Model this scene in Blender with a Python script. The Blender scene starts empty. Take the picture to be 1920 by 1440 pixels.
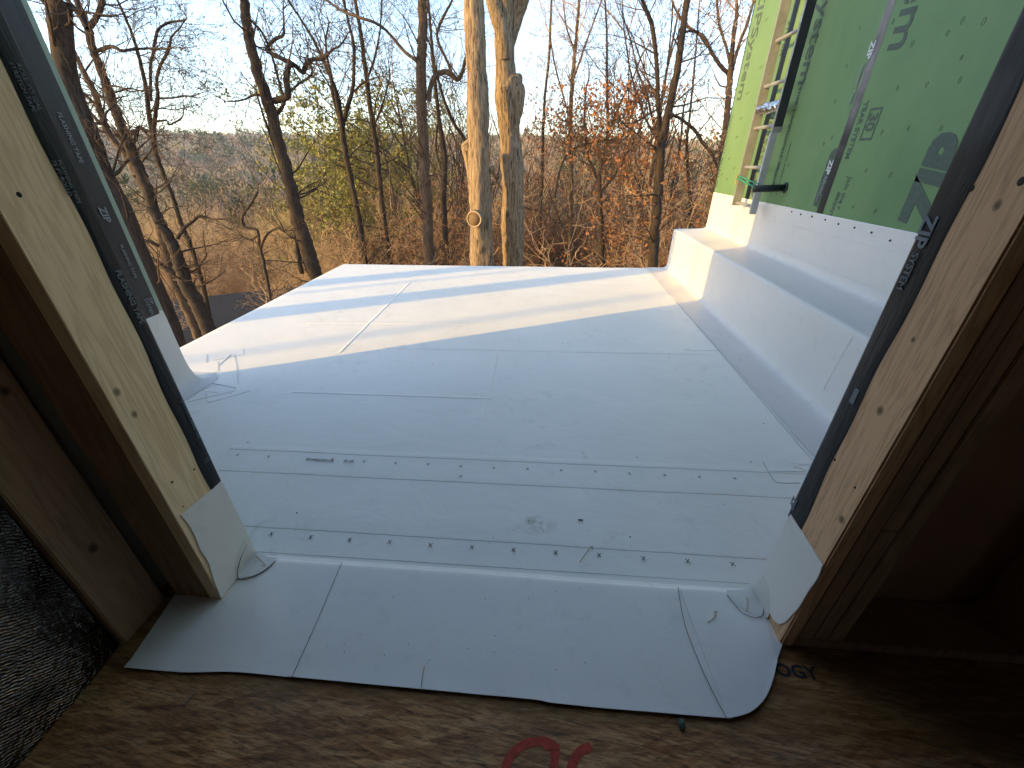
import bpy, bmesh, math, random
import numpy as np
from mathutils import Vector, Matrix, noise as mnoise

sc = bpy.context.scene
COL = sc.collection
R_ = math.radians

# ------------------------------------------------------------------ camera
FPX = 757.0                                   # focal length in pixels of the 1920 px wide photograph
def _n(v):
    v = np.array(v, float); return v/np.linalg.norm(v)
_Y = _n([70, 422, FPX]); _Z = -_n([2, -1360, FPX]); _Z = _n(_Z-_Y*np.dot(_Z, _Y))
_X = np.cross(_Y, _Z); _X = -_X if _X[0] < 0 else _X
ROT = np.array([_X, _Y, _Z])
CAM = np.array([0, 0, 1.234])
cd = bpy.data.cameras.new('camera'); cam = bpy.data.objects.new('camera', cd); COL.objects.link(cam)
cd.sensor_fit = 'HORIZONTAL'; cd.sensor_width = 36; cd.lens = FPX/1920*36
cd.clip_start = 0.02; cd.clip_end = 5000
rt, up, bk = ROT@[1, 0, 0], ROT@[0, 1, 0], -(ROT@[0, 0, 1])
cam.matrix_world = Matrix(((rt[0], up[0], bk[0], CAM[0]), (rt[1], up[1], bk[1], CAM[1]), (rt[2], up[2], bk[2], CAM[2]), (0, 0, 0, 1)))
sc.camera = cam

# ------------------------------------------------------------------ light
SUN_EL, SUN_DIR = 13.5, np.array([0.892, 0.452])           # horizontal travel direction of the sunlight
w = bpy.data.worlds.new('World'); sc.world = w; w.use_nodes = True
nt = w.node_tree; bg = nt.nodes['Background']
sky = nt.nodes.new('ShaderNodeTexSky'); sky.sky_type = 'NISHITA'; sky.sun_disc = False
sky.sun_elevation = R_(SUN_EL); sky.sun_rotation = math.atan2(-SUN_DIR[0], -SUN_DIR[1])
sky.air_density = 0.85; sky.dust_density = 0.6; sky.ozone_density = 1.0; sky.altitude = 100
nt.links.new(sky.outputs[0], bg.inputs[0]); bg.inputs[1].default_value = 0.15
sl = bpy.data.lights.new('sun', 'SUN'); sl.energy = 2.0; sl.angle = R_(0.5); sl.color = (1.0, 0.63, 0.14)
sun = bpy.data.objects.new('sun', sl); COL.objects.link(sun)
sd = Vector((SUN_DIR[0]*math.cos(R_(SUN_EL)), SUN_DIR[1]*math.cos(R_(SUN_EL)), -math.sin(R_(SUN_EL))))
sun.rotation_euler = sd.to_track_quat('-Z', 'Y').to_euler(); sun.location = (-20, -12, 14)
vs = sc.view_settings; vs.view_transform = 'Standard'; vs.look = 'None'; vs.gamma = 1; vs.use_curve_mapping = False
vs.exposure = 2.1
sc.cycles.use_denoising = True
sc.cycles.max_bounces = 8; sc.cycles.diffuse_bounces = 5; sc.cycles.transparent_max_bounces = 4

# ------------------------------------------------------------------ points read from the photograph
def ray(px, py): return ROT@np.array([px-960, 720-py, FPX])
def PZ(px, py, z=0.0):
    r = ray(px, py); return CAM+r*((z-CAM[2])/r[2])
def PX(px, py, x):
    r = ray(px, py); return CAM+r*((x-CAM[0])/r[0])
def PY(px, py, y):
    r = ray(px, py); return CAM+r*((y-CAM[1])/r[1])
def pxsize(p): return float((np.array(p)-CAM)@(ROT@np.array([0, 0, 1])))/FPX

# ------------------------------------------------------------------ objects
def tag(o, label=None, cat=None, group=None, kind=None):
    if label: o['label'] = label
    if cat: o['category'] = cat
    if group: o['group'] = group
    if kind: o['kind'] = kind
    return o
def empty(name, label, cat, loc=(0, 0, 0), group=None, kind=None):
    o = bpy.data.objects.new(name, None); COL.objects.link(o); o.location = loc; o.empty_display_size = 0.1
    return tag(o, label, cat, group, kind)
def link(name, me, parent=None, mats=None):
    o = bpy.data.objects.new(name, me); COL.objects.link(o)
    for m in (mats or []): me.materials.append(m)
    if parent:
        o.parent = parent; o.matrix_parent_inverse = Matrix.Translation(-Vector(parent.location))
    return o
def mesh_from(name, V, F, mats=None, parent=None, smooth=False, mi=None):
    me = bpy.data.meshes.new(name); me.from_pydata([tuple(map(float, v)) for v in V], [], [tuple(f) for f in F]); me.update()
    o = link(name, me, parent, mats)
    if mi is not None: me.polygons.foreach_set('material_index', mi)
    if smooth: me.polygons.foreach_set('use_smooth', [True]*len(me.polygons))
    return o
def fast_mesh(name, V, T, mats=None, parent=None, smooth=False, mi=None):
    """V (n,3); T (m,3) or (m,4) all the same size"""
    V = np.asarray(V, np.float32); T = np.asarray(T, np.int32)
    me = bpy.data.meshes.new(name); k = T.shape[1]
    me.vertices.add(len(V)); me.vertices.foreach_set('co', V.ravel())
    me.loops.add(T.size); me.loops.foreach_set('vertex_index', T.ravel())
    me.polygons.add(len(T)); me.polygons.foreach_set('loop_start', np.arange(0, T.size, k, dtype=np.int32))
    me.polygons.foreach_set('loop_total', np.full(len(T), k, np.int32))
    if smooth: me.polygons.foreach_set('use_smooth', np.ones(len(T), bool))
    if mi is not None: me.polygons.foreach_set('material_index', np.asarray(mi, np.int32))
    me.update(calc_edges=True); me.validate()
    return link(name, me, parent, mats)
def box(name, x0, x1, y0, y1, z0, z1, m, parent=None, bev=0.0, wob=0.0):
    bm = bmesh.new(); bmesh.ops.create_cube(bm, size=1)
    for v in bm.verts:
        v.co = Vector((x0+(v.co.x+.5)*(x1-x0), y0+(v.co.y+.5)*(y1-y0), z0+(v.co.z+.5)*(z1-z0)))
    if bev: bmesh.ops.bevel(bm, geom=list(bm.edges), offset=bev, segments=2, affect='EDGES')
    me = bpy.data.meshes.new(name); bm.to_mesh(me); bm.free()
    return link(name, me, parent, [m])
def boxes(name, L, m, parent=None, bev=0.0):
    bm = bmesh.new()
    for (x0, x1, y0, y1, z0, z1) in L:
        r = bmesh.ops.create_cube(bm, size=1)
        for v in r['verts']:
            v.co = Vector((x0+(v.co.x+.5)*(x1-x0), y0+(v.co.y+.5)*(y1-y0), z0+(v.co.z+.5)*(z1-z0)))
    if bev: bmesh.ops.bevel(bm, geom=list(bm.edges), offset=bev, segments=2, affect='EDGES')
    me = bpy.data.meshes.new(name); bm.to_mesh(me); bm.free()
    return link(name, me, parent, [m])
def slab(name, pts, nrm, th, m, parent=None, bev=0.0, smooth=False):
    """a flat sheet of real thickness: outline pts (3D), extruded along nrm"""
    n = Vector(nrm).normalized(); bm = bmesh.new()
    vs_ = [bm.verts.new(Vector(map(float, p))) for p in pts]; f = bm.faces.new(vs_); f.normal_update()
    if f.normal.dot(n) > 0: bmesh.ops.reverse_faces(bm, faces=[f])
    r = bmesh.ops.extrude_face_region(bm, geom=[f])
    bmesh.ops.translate(bm, vec=n*th, verts=[g for g in r['geom'] if isinstance(g, bmesh.types.BMVert)])
    if bev: bmesh.ops.bevel(bm, geom=[e for e in bm.edges if e.calc_face_angle(0) > 1.0], offset=bev, segments=2, affect='EDGES')
    bmesh.ops.triangulate(bm, faces=[q for q in bm.faces if len(q.verts) > 4])
    me = bpy.data.meshes.new(name); bm.to_mesh(me); bm.free()
    return link(name, me, parent, [m])

class Tubes:
    def __init__(s): s.V = []; s.F = []; s.n = 0
    def add(s, pts, rad, sides=5, cap=False, bark=0.0, seed=0):
        P = np.asarray(pts, float); n = len(P); rad = np.asarray(rad, float)
        if rad.ndim == 0: rad = np.full(n, float(rad))
        T = np.empty_like(P); T[1:-1] = P[2:]-P[:-2]; T[0] = P[1]-P[0]; T[-1] = P[-1]-P[-2]
        T /= np.linalg.norm(T, axis=1)[:, None]+1e-9
        ref = np.array([1., 0, 0]) if abs(T[0][0]) < .8 else np.array([0., 1, 0])
        A = np.empty_like(P); a = np.cross(T[0], ref)
        for i in range(n):
            a = a-T[i]*np.dot(a, T[i]); a /= np.linalg.norm(a)+1e-9; A[i] = a
        B = np.cross(T, A)
        th = np.arange(sides)*(2*math.pi/sides)
        ring = np.cos(th)[None, :, None]*A[:, None, :]+np.sin(th)[None, :, None]*B[:, None, :]
        rr = np.repeat(rad[:, None], sides, 1)
        if bark:
            for i in range(n):
                for j in range(sides):
                    d = ring[i, j]; z = P[i, 2]
                    a1 = mnoise.noise((d[0]*5+seed, d[1]*5, z*1.3)); a2 = mnoise.noise((d[0]*13+seed, d[1]*13+7, z*3.0)); a3 = mnoise.noise((d[0]*1.4+seed, d[1]*1.4, z*1.2))
                    rr[i, j] *= 1+bark*(0.5*a1+0.55*(abs(a2)*2-.6)+0.9*a3)
        V = P[:, None, :]+ring*rr[:, :, None]
        base = s.n; s.V.append(V.reshape(-1, 3)); s.n += n*sides
        i = np.arange(n-1)[:, None]*sides; j = np.arange(sides)[None, :]; k = (j+1) % sides
        F = np.stack([i+j, i+k, i+sides+k, i+sides+j], -1).reshape(-1, 4)+base
        s.F.append(F)
        if cap:
            for e, c in ((0, P[0]), (n-1, P[-1])):
                s.V.append(c[None]); ci = s.n; s.n += 1; b0 = base+e*sides
                q = [(ci, b0+jj, b0+(jj+1) % sides, ci) for jj in range(sides)]
                s.capF = getattr(s, 'capF', []); s.capF += [(x[0], x[1], x[2]) if e else (x[0], x[2], x[1]) for x in q]
    def build(s, name, mats, parent=None, smooth=True):
        V = np.concatenate(s.V); F = np.concatenate(s.F); caps = getattr(s, 'capF', [])
        if caps:
            tri = np.concatenate([F[:, [0, 1, 2]], F[:, [0, 2, 3]], np.array(caps)])
            return fast_mesh(name, V, tri, mats, parent, smooth)
        return fast_mesh(name, V, F, mats, parent, smooth)
def smooth_line(pts, n):
    """Catmull-Rom through pts (rows of any width), n samples"""
    P = np.asarray(pts, float); m = len(P)
    if m == 2: return P[0]+(P[1]-P[0])*np.linspace(0, 1, n)[:, None]
    out = []
    for t in np.linspace(0, m-1, n):
        i = min(int(t), m-2); u = t-i
        p0, p1, p2, p3 = P[max(i-1, 0)], P[i], P[i+1], P[min(i+2, m-1)]
        out.append(.5*((2*p1)+(-p0+p2)*u+(2*p0-5*p1+4*p2-p3)*u*u+(-p0+3*p1-3*p2+p3)*u**3))
    return np.array(out)
def line_tube(name, pts, r, m, parent=None, n=None, sides=5):
    t = Tubes(); P = smooth_line(pts, n or max(2, len(pts)*6)) if len(pts) > 2 else np.array(pts, float)
    t.add(P, r, sides, cap=True); return t.build(name, [m], parent)
def lettering(body, size, o, xd, yd, m, parent, name='lettering', bold=0.0, slant=0.0, th=0.0006, sx=1.0, align='LEFT'):
    """flat printed letters: baseline start o, reading direction xd, letter-up direction yd"""
    cu = bpy.data.curves.new(name, 'FONT'); cu.body = body; cu.size = size; cu.offset = bold; cu.shear = slant; cu.extrude = th
    cu.align_x = align; cu.resolution_u = 3
    t = bpy.data.objects.new('tmp', cu); COL.objects.link(t)
    bpy.context.view_layer.update()
    me = bpy.data.meshes.new_from_object(t.evaluated_get(bpy.context.evaluated_depsgraph_get()))
    bpy.data.objects.remove(t); bpy.data.curves.remove(cu)
    xd = Vector(xd).normalized(); yd = Vector(yd).normalized(); nd = xd.cross(yd)
    M = Matrix(((xd.x*sx, yd.x, nd.x, o[0]), (xd.y*sx, yd.y, nd.y, o[1]), (xd.z*sx, yd.z, nd.z, o[2]), (0, 0, 0, 1)))
    me.transform(M); me.name = name; me.materials.clear()
    return link(name, me, parent, [m])

# ------------------------------------------------------------------ materials
def mk(name, rough=.6, spec=.3):
    m = bpy.data.materials.new(name); m.use_nodes = True; b = m.node_tree.nodes['Principled BSDF']
    b.inputs['Roughness'].default_value = rough; b.inputs['Specular IOR Level'].default_value = spec
    return m, m.node_tree, b
def nd(nt, t, **kw):
    n = nt.nodes.new(t)
    for k, v in kw.items(): setattr(n, k, v)
    return n
def setin(nt, n, k, v):
    if v is None: return
    if isinstance(v, bpy.types.NodeSocket): nt.links.new(v, n.inputs[k])
    else: n.inputs[k].default_value = v
def coord(nt, kind='Object'): return nd(nt, 'ShaderNodeTexCoord').outputs[kind]
def mapp(nt, vec, scale=(1, 1, 1), rot=(0, 0, 0), loc=(0, 0, 0)):
    n = nd(nt, 'ShaderNodeMapping'); nt.links.new(vec, n.inputs[0])
    n.inputs['Scale'].default_value = scale; n.inputs['Rotation'].default_value = rot; n.inputs['Location'].default_value = loc
    return n.outputs[0]
def noise(nt, vec, scale=5, detail=4, rough=.5, dist=0.0, out='Fac'):
    n = nd(nt, 'ShaderNodeTexNoise'); nt.links.new(vec, n.inputs['Vector'])
    for k, v in (('Scale', scale), ('Detail', detail), ('Roughness', rough), ('Distortion', dist)): n.inputs[k].default_value = v
    return n.outputs[out]
def voro(nt, vec, scale=5, feature='F1', out='Distance', rnd=1.0):
    n = nd(nt, 'ShaderNodeTexVoronoi', feature=feature); nt.links.new(vec, n.inputs['Vector']); n.inputs['Scale'].default_value = scale
    n.inputs['Randomness'].default_value = rnd
    return n.outputs[out]
def ramp(nt, fac, stops, interp='LINEAR'):
    n = nd(nt, 'ShaderNodeValToRGB'); nt.links.new(fac, n.inputs[0]); cr = n.color_ramp; cr.interpolation = interp
    while len(cr.elements) < len(stops): cr.elements.new(.5)
    for e, (p, c) in zip(cr.elements, stops):
        e.position = p; e.color = (c, c, c, 1) if isinstance(c, (int, float)) else (*c, 1)
    return n.outputs[0]
def mixc(nt, fac, a, b, mode='MIX'):
    n = nd(nt, 'ShaderNodeMix', data_type='RGBA', blend_type=mode)
    setin(nt, n, 0, fac)
    for i, v in ((6, a), (7, b)):
        if isinstance(v, bpy.types.NodeSocket): nt.links.new(v, n.inputs[i])
        else: n.inputs[i].default_value = (*v, 1)
    return n.outputs[2]
def mth(nt, op, a, b=None, c=None):
    n = nd(nt, 'ShaderNodeMath', operation=op); setin(nt, n, 0, a); setin(nt, n, 1, b); setin(nt, n, 2, c); return n.outputs[0]
def sep(nt, v):
    n = nd(nt, 'ShaderNodeSeparateXYZ'); nt.links.new(v, n.inputs[0]); return n.outputs
def comb(nt, x, y, z):
    n = nd(nt, 'ShaderNodeCombineXYZ'); setin(nt, n, 0, x); setin(nt, n, 1, y); setin(nt, n, 2, z); return n.outputs[0]
def bump(nt, b, h, strength=.3, dist=.01):
    n = nd(nt, 'ShaderNodeBump'); n.inputs['Strength'].default_value = strength; n.inputs['Distance'].default_value = dist
    nt.links.new(h, n.inputs['Height']); nt.links.new(n.outputs[0], b.inputs['Normal'])
def plain(name, c, rough=.6, spec=.3, metal=0.0, var=.12, scale=8):
    m, nt, b = mk(name, rough, spec); v = noise(nt, coord(nt), scale, 5, .6)
    nt.links.new(ramp(nt, v, [(.25, tuple(x*(1-var) for x in c)), (.75, tuple(min(1, x*(1+var)) for x in c))]), b.inputs['Base Color'])
    b.inputs['Metallic'].default_value = metal
    return m
def wood(name, c_lo, c_hi, ring=38, knots=(), rough=.62, stretch=.07, grain=1.0):
    """sawn lumber, fibres along world Z; knots are (y, z) pairs on a face seen along X"""
    m, nt, b = mk(name, rough, .25); co = coord(nt); s = sep(nt, co)
    x, y, z = s[0], s[1], s[2]
    xy = mth(nt, 'ADD', mth(nt, 'MULTIPLY', x, .7), y)
    kmask = None
    for (ky, kz, kr) in knots:
        dy = mth(nt, 'DIVIDE', mth(nt, 'SUBTRACT', y, ky), kr); dz = mth(nt, 'DIVIDE', mth(nt, 'SUBTRACT', z, kz), kr*1.35)
        d2 = mth(nt, 'ADD', mth(nt, 'MULTIPLY', dy, dy), mth(nt, 'MULTIPLY', dz, dz))
        far = mth(nt, 'ADD', mth(nt, 'MULTIPLY', dy, dy), mth(nt, 'MULTIPLY', mth(nt, 'MULTIPLY', dz, dz), .12))
        push = mth(nt, 'MULTIPLY', mth(nt, 'DIVIDE', dy, mth(nt, 'ADD', far, .8)), kr*.55)
        xy = mth(nt, 'SUBTRACT', xy, push)
        k = mth(nt, 'SUBTRACT', 1.0, mth(nt, 'MINIMUM', d2, 1.0))
        kmask = k if kmask is None else mth(nt, 'MAXIMUM', kmask, k)
    v = comb(nt, xy, 0.0, mth(nt, 'MULTIPLY', z, stretch))
    wv = noise(nt, v, ring, 3, .55, .4); fine = noise(nt, comb(nt, xy, x, mth(nt, 'MULTIPLY', z, .02)), 420, 3, .6)
    big = noise(nt, mapp(nt, co, (1, 1, .35)), 7, 4, .6)
    g = mth(nt, 'FRACT', mth(nt, 'MULTIPLY', wv, 6.0)); g = mth(nt, 'ABSOLUTE', mth(nt, 'SUBTRACT', g, .5))
    g = mth(nt, 'ADD', mth(nt, 'MULTIPLY', g, .75*grain), mth(nt, 'MULTIPLY', fine, .35)); g = mth(nt, 'ADD', g, mth(nt, 'MULTIPLY', big, .5))
    c = ramp(nt, g, [(.25, c_lo), (.75, c_hi)])
    if kmask is not None:
        c = mixc(nt, ramp(nt, kmask, [(.0, 0), (.12, .55), (.3, .25), (.55, .6), (.9, .85)]), c, tuple(v_*.22 for v_ in c_lo))
    nt.links.new(c, b.inputs['Base Color']); bump(nt, b, g, .25, .0015)
    return m

M = {}
def mat_membrane():
    m, nt, b = mk('white_membrane', .42, .4); co = coord(nt)
    n1 = noise(nt, co, 1.1, 6, .62); n2 = noise(nt, mapp(nt, co, (1, 1, 1), (0, 0, .4)), 9, 8, .7, .8); n3 = noise(nt, co, 70, 3, .6)
    base = ramp(nt, n1, [(.3, (.80, .755, .68)), (.7, (.88, .83, .75))])
    dirt = mth(nt, 'MULTIPLY', ramp(nt, n2, [(.56, 0), (.74, 1)]), ramp(nt, noise(nt, co, .9, 3, .5), [(.42, 0), (.65, 1)]))
    c = mixc(nt, mth(nt, 'MULTIPLY', dirt, .75), base, (.47, .47, .41))
    c = mixc(nt, ramp(nt, n3, [(.66, 0), (.8, .25)]), c, (.42, .42, .40))
    s = sep(nt, co)                                       # the dried mud print in front of the door
    p = PZ(1005, 985); dx = mth(nt, 'DIVIDE', mth(nt, 'SUBTRACT', s[0], float(p[0])), .09); dy = mth(nt, 'DIVIDE', mth(nt, 'SUBTRACT', s[1], float(p[1])), .055)
    d = mth(nt, 'ADD', mth(nt, 'MULTIPLY', dx, dx), mth(nt, 'MULTIPLY', dy, dy))
    d = mth(nt, 'MULTIPLY', mth(nt, 'SUBTRACT', 1.0, mth(nt, 'MINIMUM', d, 1.0)), ramp(nt, noise(nt, co, 28, 6, .7, 1.0), [(.42, 0), (.6, 1)]))
    c = mixc(nt, mth(nt, 'MULTIPLY', d, .75), c, (.42, .37, .27))
    nt.links.new(c, b.inputs['Base Color'])
    wr = mth(nt, 'ADD', mth(nt, 'MULTIPLY', noise(nt, mapp(nt, co, (1, 1.6, 1)), 3.5, 5, .55, .6), 1.0), mth(nt, 'MULTIPLY', n2, .12))
    bump(nt, b, wr, .35, .012)
    nt.links.new(ramp(nt, n2, [(.3, .36), (.8, .6)]), b.inputs['Roughness'])
    return m
M['membrane'] = mat_membrane()
def mat_membrane_clean(name, c):
    m, nt, b = mk(name, .42, .4); co = coord(nt); n1 = noise(nt, co, 2.2, 6, .6); n2 = noise(nt, co, 14, 7, .7, .6)
    cc = ramp(nt, n1, [(.3, tuple(v*.95 for v in c)), (.7, c)])
    cc = mixc(nt, ramp(nt, n2, [(.55, 0), (.78, .5)]), cc, tuple(v*.70 for v in c))
    nt.links.new(cc, b.inputs['Base Color']); bump(nt, b, mth(nt, 'ADD', noise(nt, co, 5, 4, .5, .4), mth(nt, 'MULTIPLY', n2, .1)), .28, .009)
    return m
M['flashing'] = mat_membrane_clean('white_flashing_membrane', (.88, .82, .74)); M['kerb'] = mat_membrane_clean('dimmed_white_membrane', (.64, .605, .565))  # kerb repeats the flashing membrane, its colour darkened to offset strong side light
M['patch'] = mat_membrane_clean('cream_patch_membrane', (.80, .75, .67))
M['cut_edge'] = plain('cut_membrane_edge', (.12, .125, .13), .7); M['faint_edge'] = plain('faint_membrane_edge', (.33, .34, .34), .6)
M['seam'] = plain('membrane_lap', (.72, .73, .72), .45)
M['ink'] = plain('black_ink', (.025, .027, .03), .6)
M['grey_ink'] = plain('grey_print_ink', (.065, .09, .07), .6, var=.25, scale=60)
M['pale_ink'] = plain('pale_tape_print', (.20, .22, .24), .55)
M['white_ink'] = plain('white_tape_print', (.5, .52, .54), .5)
def mat_green():
    m, nt, b = mk('green_sheathing', .5, .35); co = coord(nt); n1 = noise(nt, mapp(nt, co, (1, 1, .5)), 2.4, 6, .65, .5); n2 = noise(nt, co, 45, 4, .6)
    c = ramp(nt, n1, [(.25, (.095, .175, .075)), (.5, (.12, .21, .09)), (.8, (.145, .235, .105))])
    c = mixc(nt, ramp(nt, n2, [(.6, 0), (.85, .4)]), c, (.07, .15, .08))
    nt.links.new(c, b.inputs['Base Color']); bump(nt, b, mth(nt, 'ADD', n1, mth(nt, 'MULTIPLY', n2, .4)), .2, .006)
    return m
M['green'] = mat_green()
def mat_tape(name, c=(.009, .010, .012), worn=.0):
    m, nt, b = mk(name, .45, .3); co = coord(nt); n1 = noise(nt, mapp(nt, co, (6, 6, 1.2)), 5, 6, .65, .5); n2 = noise(nt, mapp(nt, co, (30, 30, 3)), 3, 5, .6)
    cc = ramp(nt, n1, [(.35, c), (.75, tuple(v*1.6+.002 for v in c))])
    if worn:
        s = sep(nt, co); wz = ramp(nt, mth(nt, 'ADD', mth(nt, 'MULTIPLY', s[2], .25), mth(nt, 'MULTIPLY', noise(nt, mapp(nt, co, (.5, .5, 1.4)), 2.5, 3, .5), .5)), [(.60, 0), (.76, 1)])
        cc = mixc(nt, mth(nt, 'MULTIPLY', mth(nt, 'MULTIPLY', wz, n2), worn), cc, (.25, .24, .235))
    nt.links.new(cc, b.inputs['Base Color']); bump(nt, b, mth(nt, 'ADD', n1, mth(nt, 'MULTIPLY', n2, .6)), .5, .006)
    return m
M['tape'] = mat_tape('black_flashing_tape'); M['tape_worn'] = mat_tape('worn_seam_tape', (.02, .017, .016), 1.3)
def knots_px(L, plane):
    out = []
    for (px, py, r) in L:
        p = PX(px, py, plane); out.append((float(p[1]), float(p[2]), r))
    return out
M['wood_l'] = wood('pale_pine_board', (.72, .47, .245), (.95, .68, .40), 30, knots_px([(219, 735, .009), (252, 777, .008)], -.967))
M['wood_r'] = wood('tan_pine_board', (.48, .26, .13), (.76, .46, .25), 40, knots_px([(1650, 770, .009), (1578, 974, .009), (1712, 637, .005), (1870, 385, .007)], .70), grain=1.2)
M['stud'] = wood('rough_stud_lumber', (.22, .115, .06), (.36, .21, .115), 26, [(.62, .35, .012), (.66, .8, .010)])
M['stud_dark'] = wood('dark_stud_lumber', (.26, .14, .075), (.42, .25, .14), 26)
M['room'] = plain('room_lining', (.26, .20, .14), .8)
def mat_osb():
    m, nt, b = mk('strand_board_floor', .62, .25); co = coord(nt)
    def strands(rz, sc_, off):
        v = mapp(nt, mapp(nt, co, (1, 1, 1), (0, 0, rz), off), (1, .10, 1)); vn = nd(nt, 'ShaderNodeTexVoronoi'); nt.links.new(v, vn.inputs['Vector']); vn.inputs['Scale'].default_value = sc_
        return sep(nt, vn.outputs['Color'])[0]
    a = strands(1.45, 85, (0, 0, 0)); c2 = strands(1.75, 100, (3, 1, 0)); d = strands(1.1, 110, (7, 2, 0))
    g = mth(nt, 'ADD', mth(nt, 'MULTIPLY', a, .45), mth(nt, 'ADD', mth(nt, 'MULTIPLY', c2, .35), mth(nt, 'MULTIPLY', d, .2)))
    fib = noise(nt, mapp(nt, mapp(nt, co, (1, 1, 1), (0, 0, .1), (0, 0, 0)), (.12, 1, 1)), 190, 5, .7, .6); big = noise(nt, co, 3.5, 5, .6)
    c = ramp(nt, g, [(.15, (.30, .12, .04)), (.5, (.54, .25, .09)), (.85, (.74, .40, .17))])
    c = mixc(nt, ramp(nt, fib, [(.34, .85), (.56, 0)]), c, (.045, .024, .012)); c = mixc(nt, ramp(nt, big, [(.4, 0), (.75, .5)]), c, (.17, .12, .08))
    s = sep(nt, co)                                                              # newer, more orange strip of board next to the sheet
    c = mixc(nt, ramp(nt, mth(nt, 'SUBTRACT', s[1], .47), [(.0, 0), (.012, .45)]), c, (.20, .095, .02))
    nt.links.new(c, b.inputs['Base Color']); bump(nt, b, mth(nt, 'ADD', g, fib), .4, .002)
    return m
M['osb'] = mat_osb()
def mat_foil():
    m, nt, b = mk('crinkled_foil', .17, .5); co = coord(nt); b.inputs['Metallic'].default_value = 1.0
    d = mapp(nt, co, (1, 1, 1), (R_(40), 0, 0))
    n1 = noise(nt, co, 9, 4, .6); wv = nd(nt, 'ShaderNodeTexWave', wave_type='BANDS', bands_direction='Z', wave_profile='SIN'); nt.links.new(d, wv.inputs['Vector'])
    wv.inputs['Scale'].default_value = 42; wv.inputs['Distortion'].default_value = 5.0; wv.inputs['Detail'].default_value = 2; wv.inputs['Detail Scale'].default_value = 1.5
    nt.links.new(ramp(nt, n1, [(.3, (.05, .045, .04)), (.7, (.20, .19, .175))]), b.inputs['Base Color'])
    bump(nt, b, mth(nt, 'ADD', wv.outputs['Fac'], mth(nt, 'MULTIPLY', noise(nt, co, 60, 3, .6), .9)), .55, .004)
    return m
M['foil'] = mat_foil()
M['kitchen_foil'] = plain('bright_foil', (.7, .72, .78), .22, .5, 1.0, .3, 40)
M['alu'] = plain('dull_aluminium', (.30, .295, .28), .5, .5, .35, .2, 12); M['alu_pale'] = plain('pale_grey_rail', (.42, .43, .44), .5, .5, .2, .1, 12)
M['rail_dark'] = plain('dark_rail_side', (.03, .032, .036), .5)
M['strap'] = plain('green_strap', (.03, .22, .13), .6); M['pipe'] = plain('black_pipe', (.012, .02, .02), .45)
M['screw'] = plain('dark_screw', (.02, .016, .012), .5, .5, .6)
M['red'] = plain('red_marking_paint', (.46, .06, .035), .7, var=.35, scale=60)
M['straw'] = plain('yellow_pine_needle', (.42, .27, .05), .6); M['pebble'] = plain('green_grey_crumb', (.09, .12, .09), .9, .2, 0, .5, 90)
M['splinter'] = plain('pale_wood_splinter', (.32, .24, .17), .8); M['blue_wrap'] = plain('pale_blue_scrap', (.45, .6, .75), .5)
def mat_bark(name, lo, hi, sc_=1.0, bs=.7):
    m, nt, b = mk(name, .85, .15); co = coord(nt)
    n1 = noise(nt, mapp(nt, co, (11*sc_, 11*sc_, .9*sc_)), 3, 6, .65, .6); n2 = noise(nt, mapp(nt, co, (34*sc_, 34*sc_, 3.2*sc_)), 2, 5, .65, .4); n3 = noise(nt, co, 1.3, 4, .6)
    g = mth(nt, 'ADD', mth(nt, 'MULTIPLY', n1, .65), mth(nt, 'MULTIPLY', n2, .45))
    c = ramp(nt, g, [(.44, lo), (.52, tuple((a+q)/2 for a, q in zip(lo, hi))), (.60, hi)]); c = mixc(nt, ramp(nt, n3, [(.4, 0), (.75, .35)]), c, tuple(v*.6 for v in hi))
    nt.links.new(c, b.inputs['Base Color']); bump(nt, b, g, bs, .03)
    return m
M['bark_pale'] = mat_bark('pale_furrowed_bark', (.028, .02, .015), (.31, .22, .14), 1.0, 1.0)
M['bark_dark'] = mat_bark('dark_bark', (.014, .011, .009), (.062, .044, .034)); M['bark_mid'] = mat_bark('brown_bark', (.028, .019, .014), (.135, .088, .058))
M['twig'] = plain('bare_twig', (.09, .06, .042), .85, .1, 0, .3, 1.5); M['twig_tan'] = plain('tan_twig', (.48, .315, .18), .85, .1, 0, .3, 1.5)
M['cut_wood'] = plain('sawn_limb_end', (.17, .11, .062), .85, .1, 0, .35, 40)
def mat_leaf(name, a, c_):
    m, nt, b = mk(name, .65, .2); g = nd(nt, 'ShaderNodeObjectInfo'); n1 = noise(nt, coord(nt), 3.1, 3, .6)
    nt.links.new(ramp(nt, n1, [(.3, a), (.7, c_)]), b.inputs['Base Color']); b.inputs['Subsurface Weight'].default_value = 0.0
    return m
M['leaf_orange'] = mat_leaf('dry_orange_leaf', (.19, .075, .03), (.36, .155, .062)); M['leaf_brown'] = mat_leaf('dry_brown_leaf', (.13, .055, .026), (.24, .11, .05))
M['leaf_green'] = mat_leaf('yellow_green_leaf', (.12, .13, .026), (.32, .27, .06)); M['needle'] = mat_leaf('dark_pine_needle', (.028, .05, .02), (.06, .085, .03))
def mat_ground():
    m, nt, b = mk('leaf_litter', .95, .1); co = coord(nt); n1 = noise(nt, co, .08, 6, .6); n2 = noise(nt, co, 2.2, 8, .7)
    c = ramp(nt, n1, [(.3, (.28, .18, .09)), (.55, (.38, .26, .125)), (.75, (.31, .26, .10))]); c = mixc(nt, ramp(nt, n2, [(.35, .6), (.6, 0)]), c, (.05, .034, .022))
    nt.links.new(c, b.inputs['Base Color']); bump(nt, b, n2, .6, .15)
    return m
M['ground'] = mat_ground()
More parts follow.
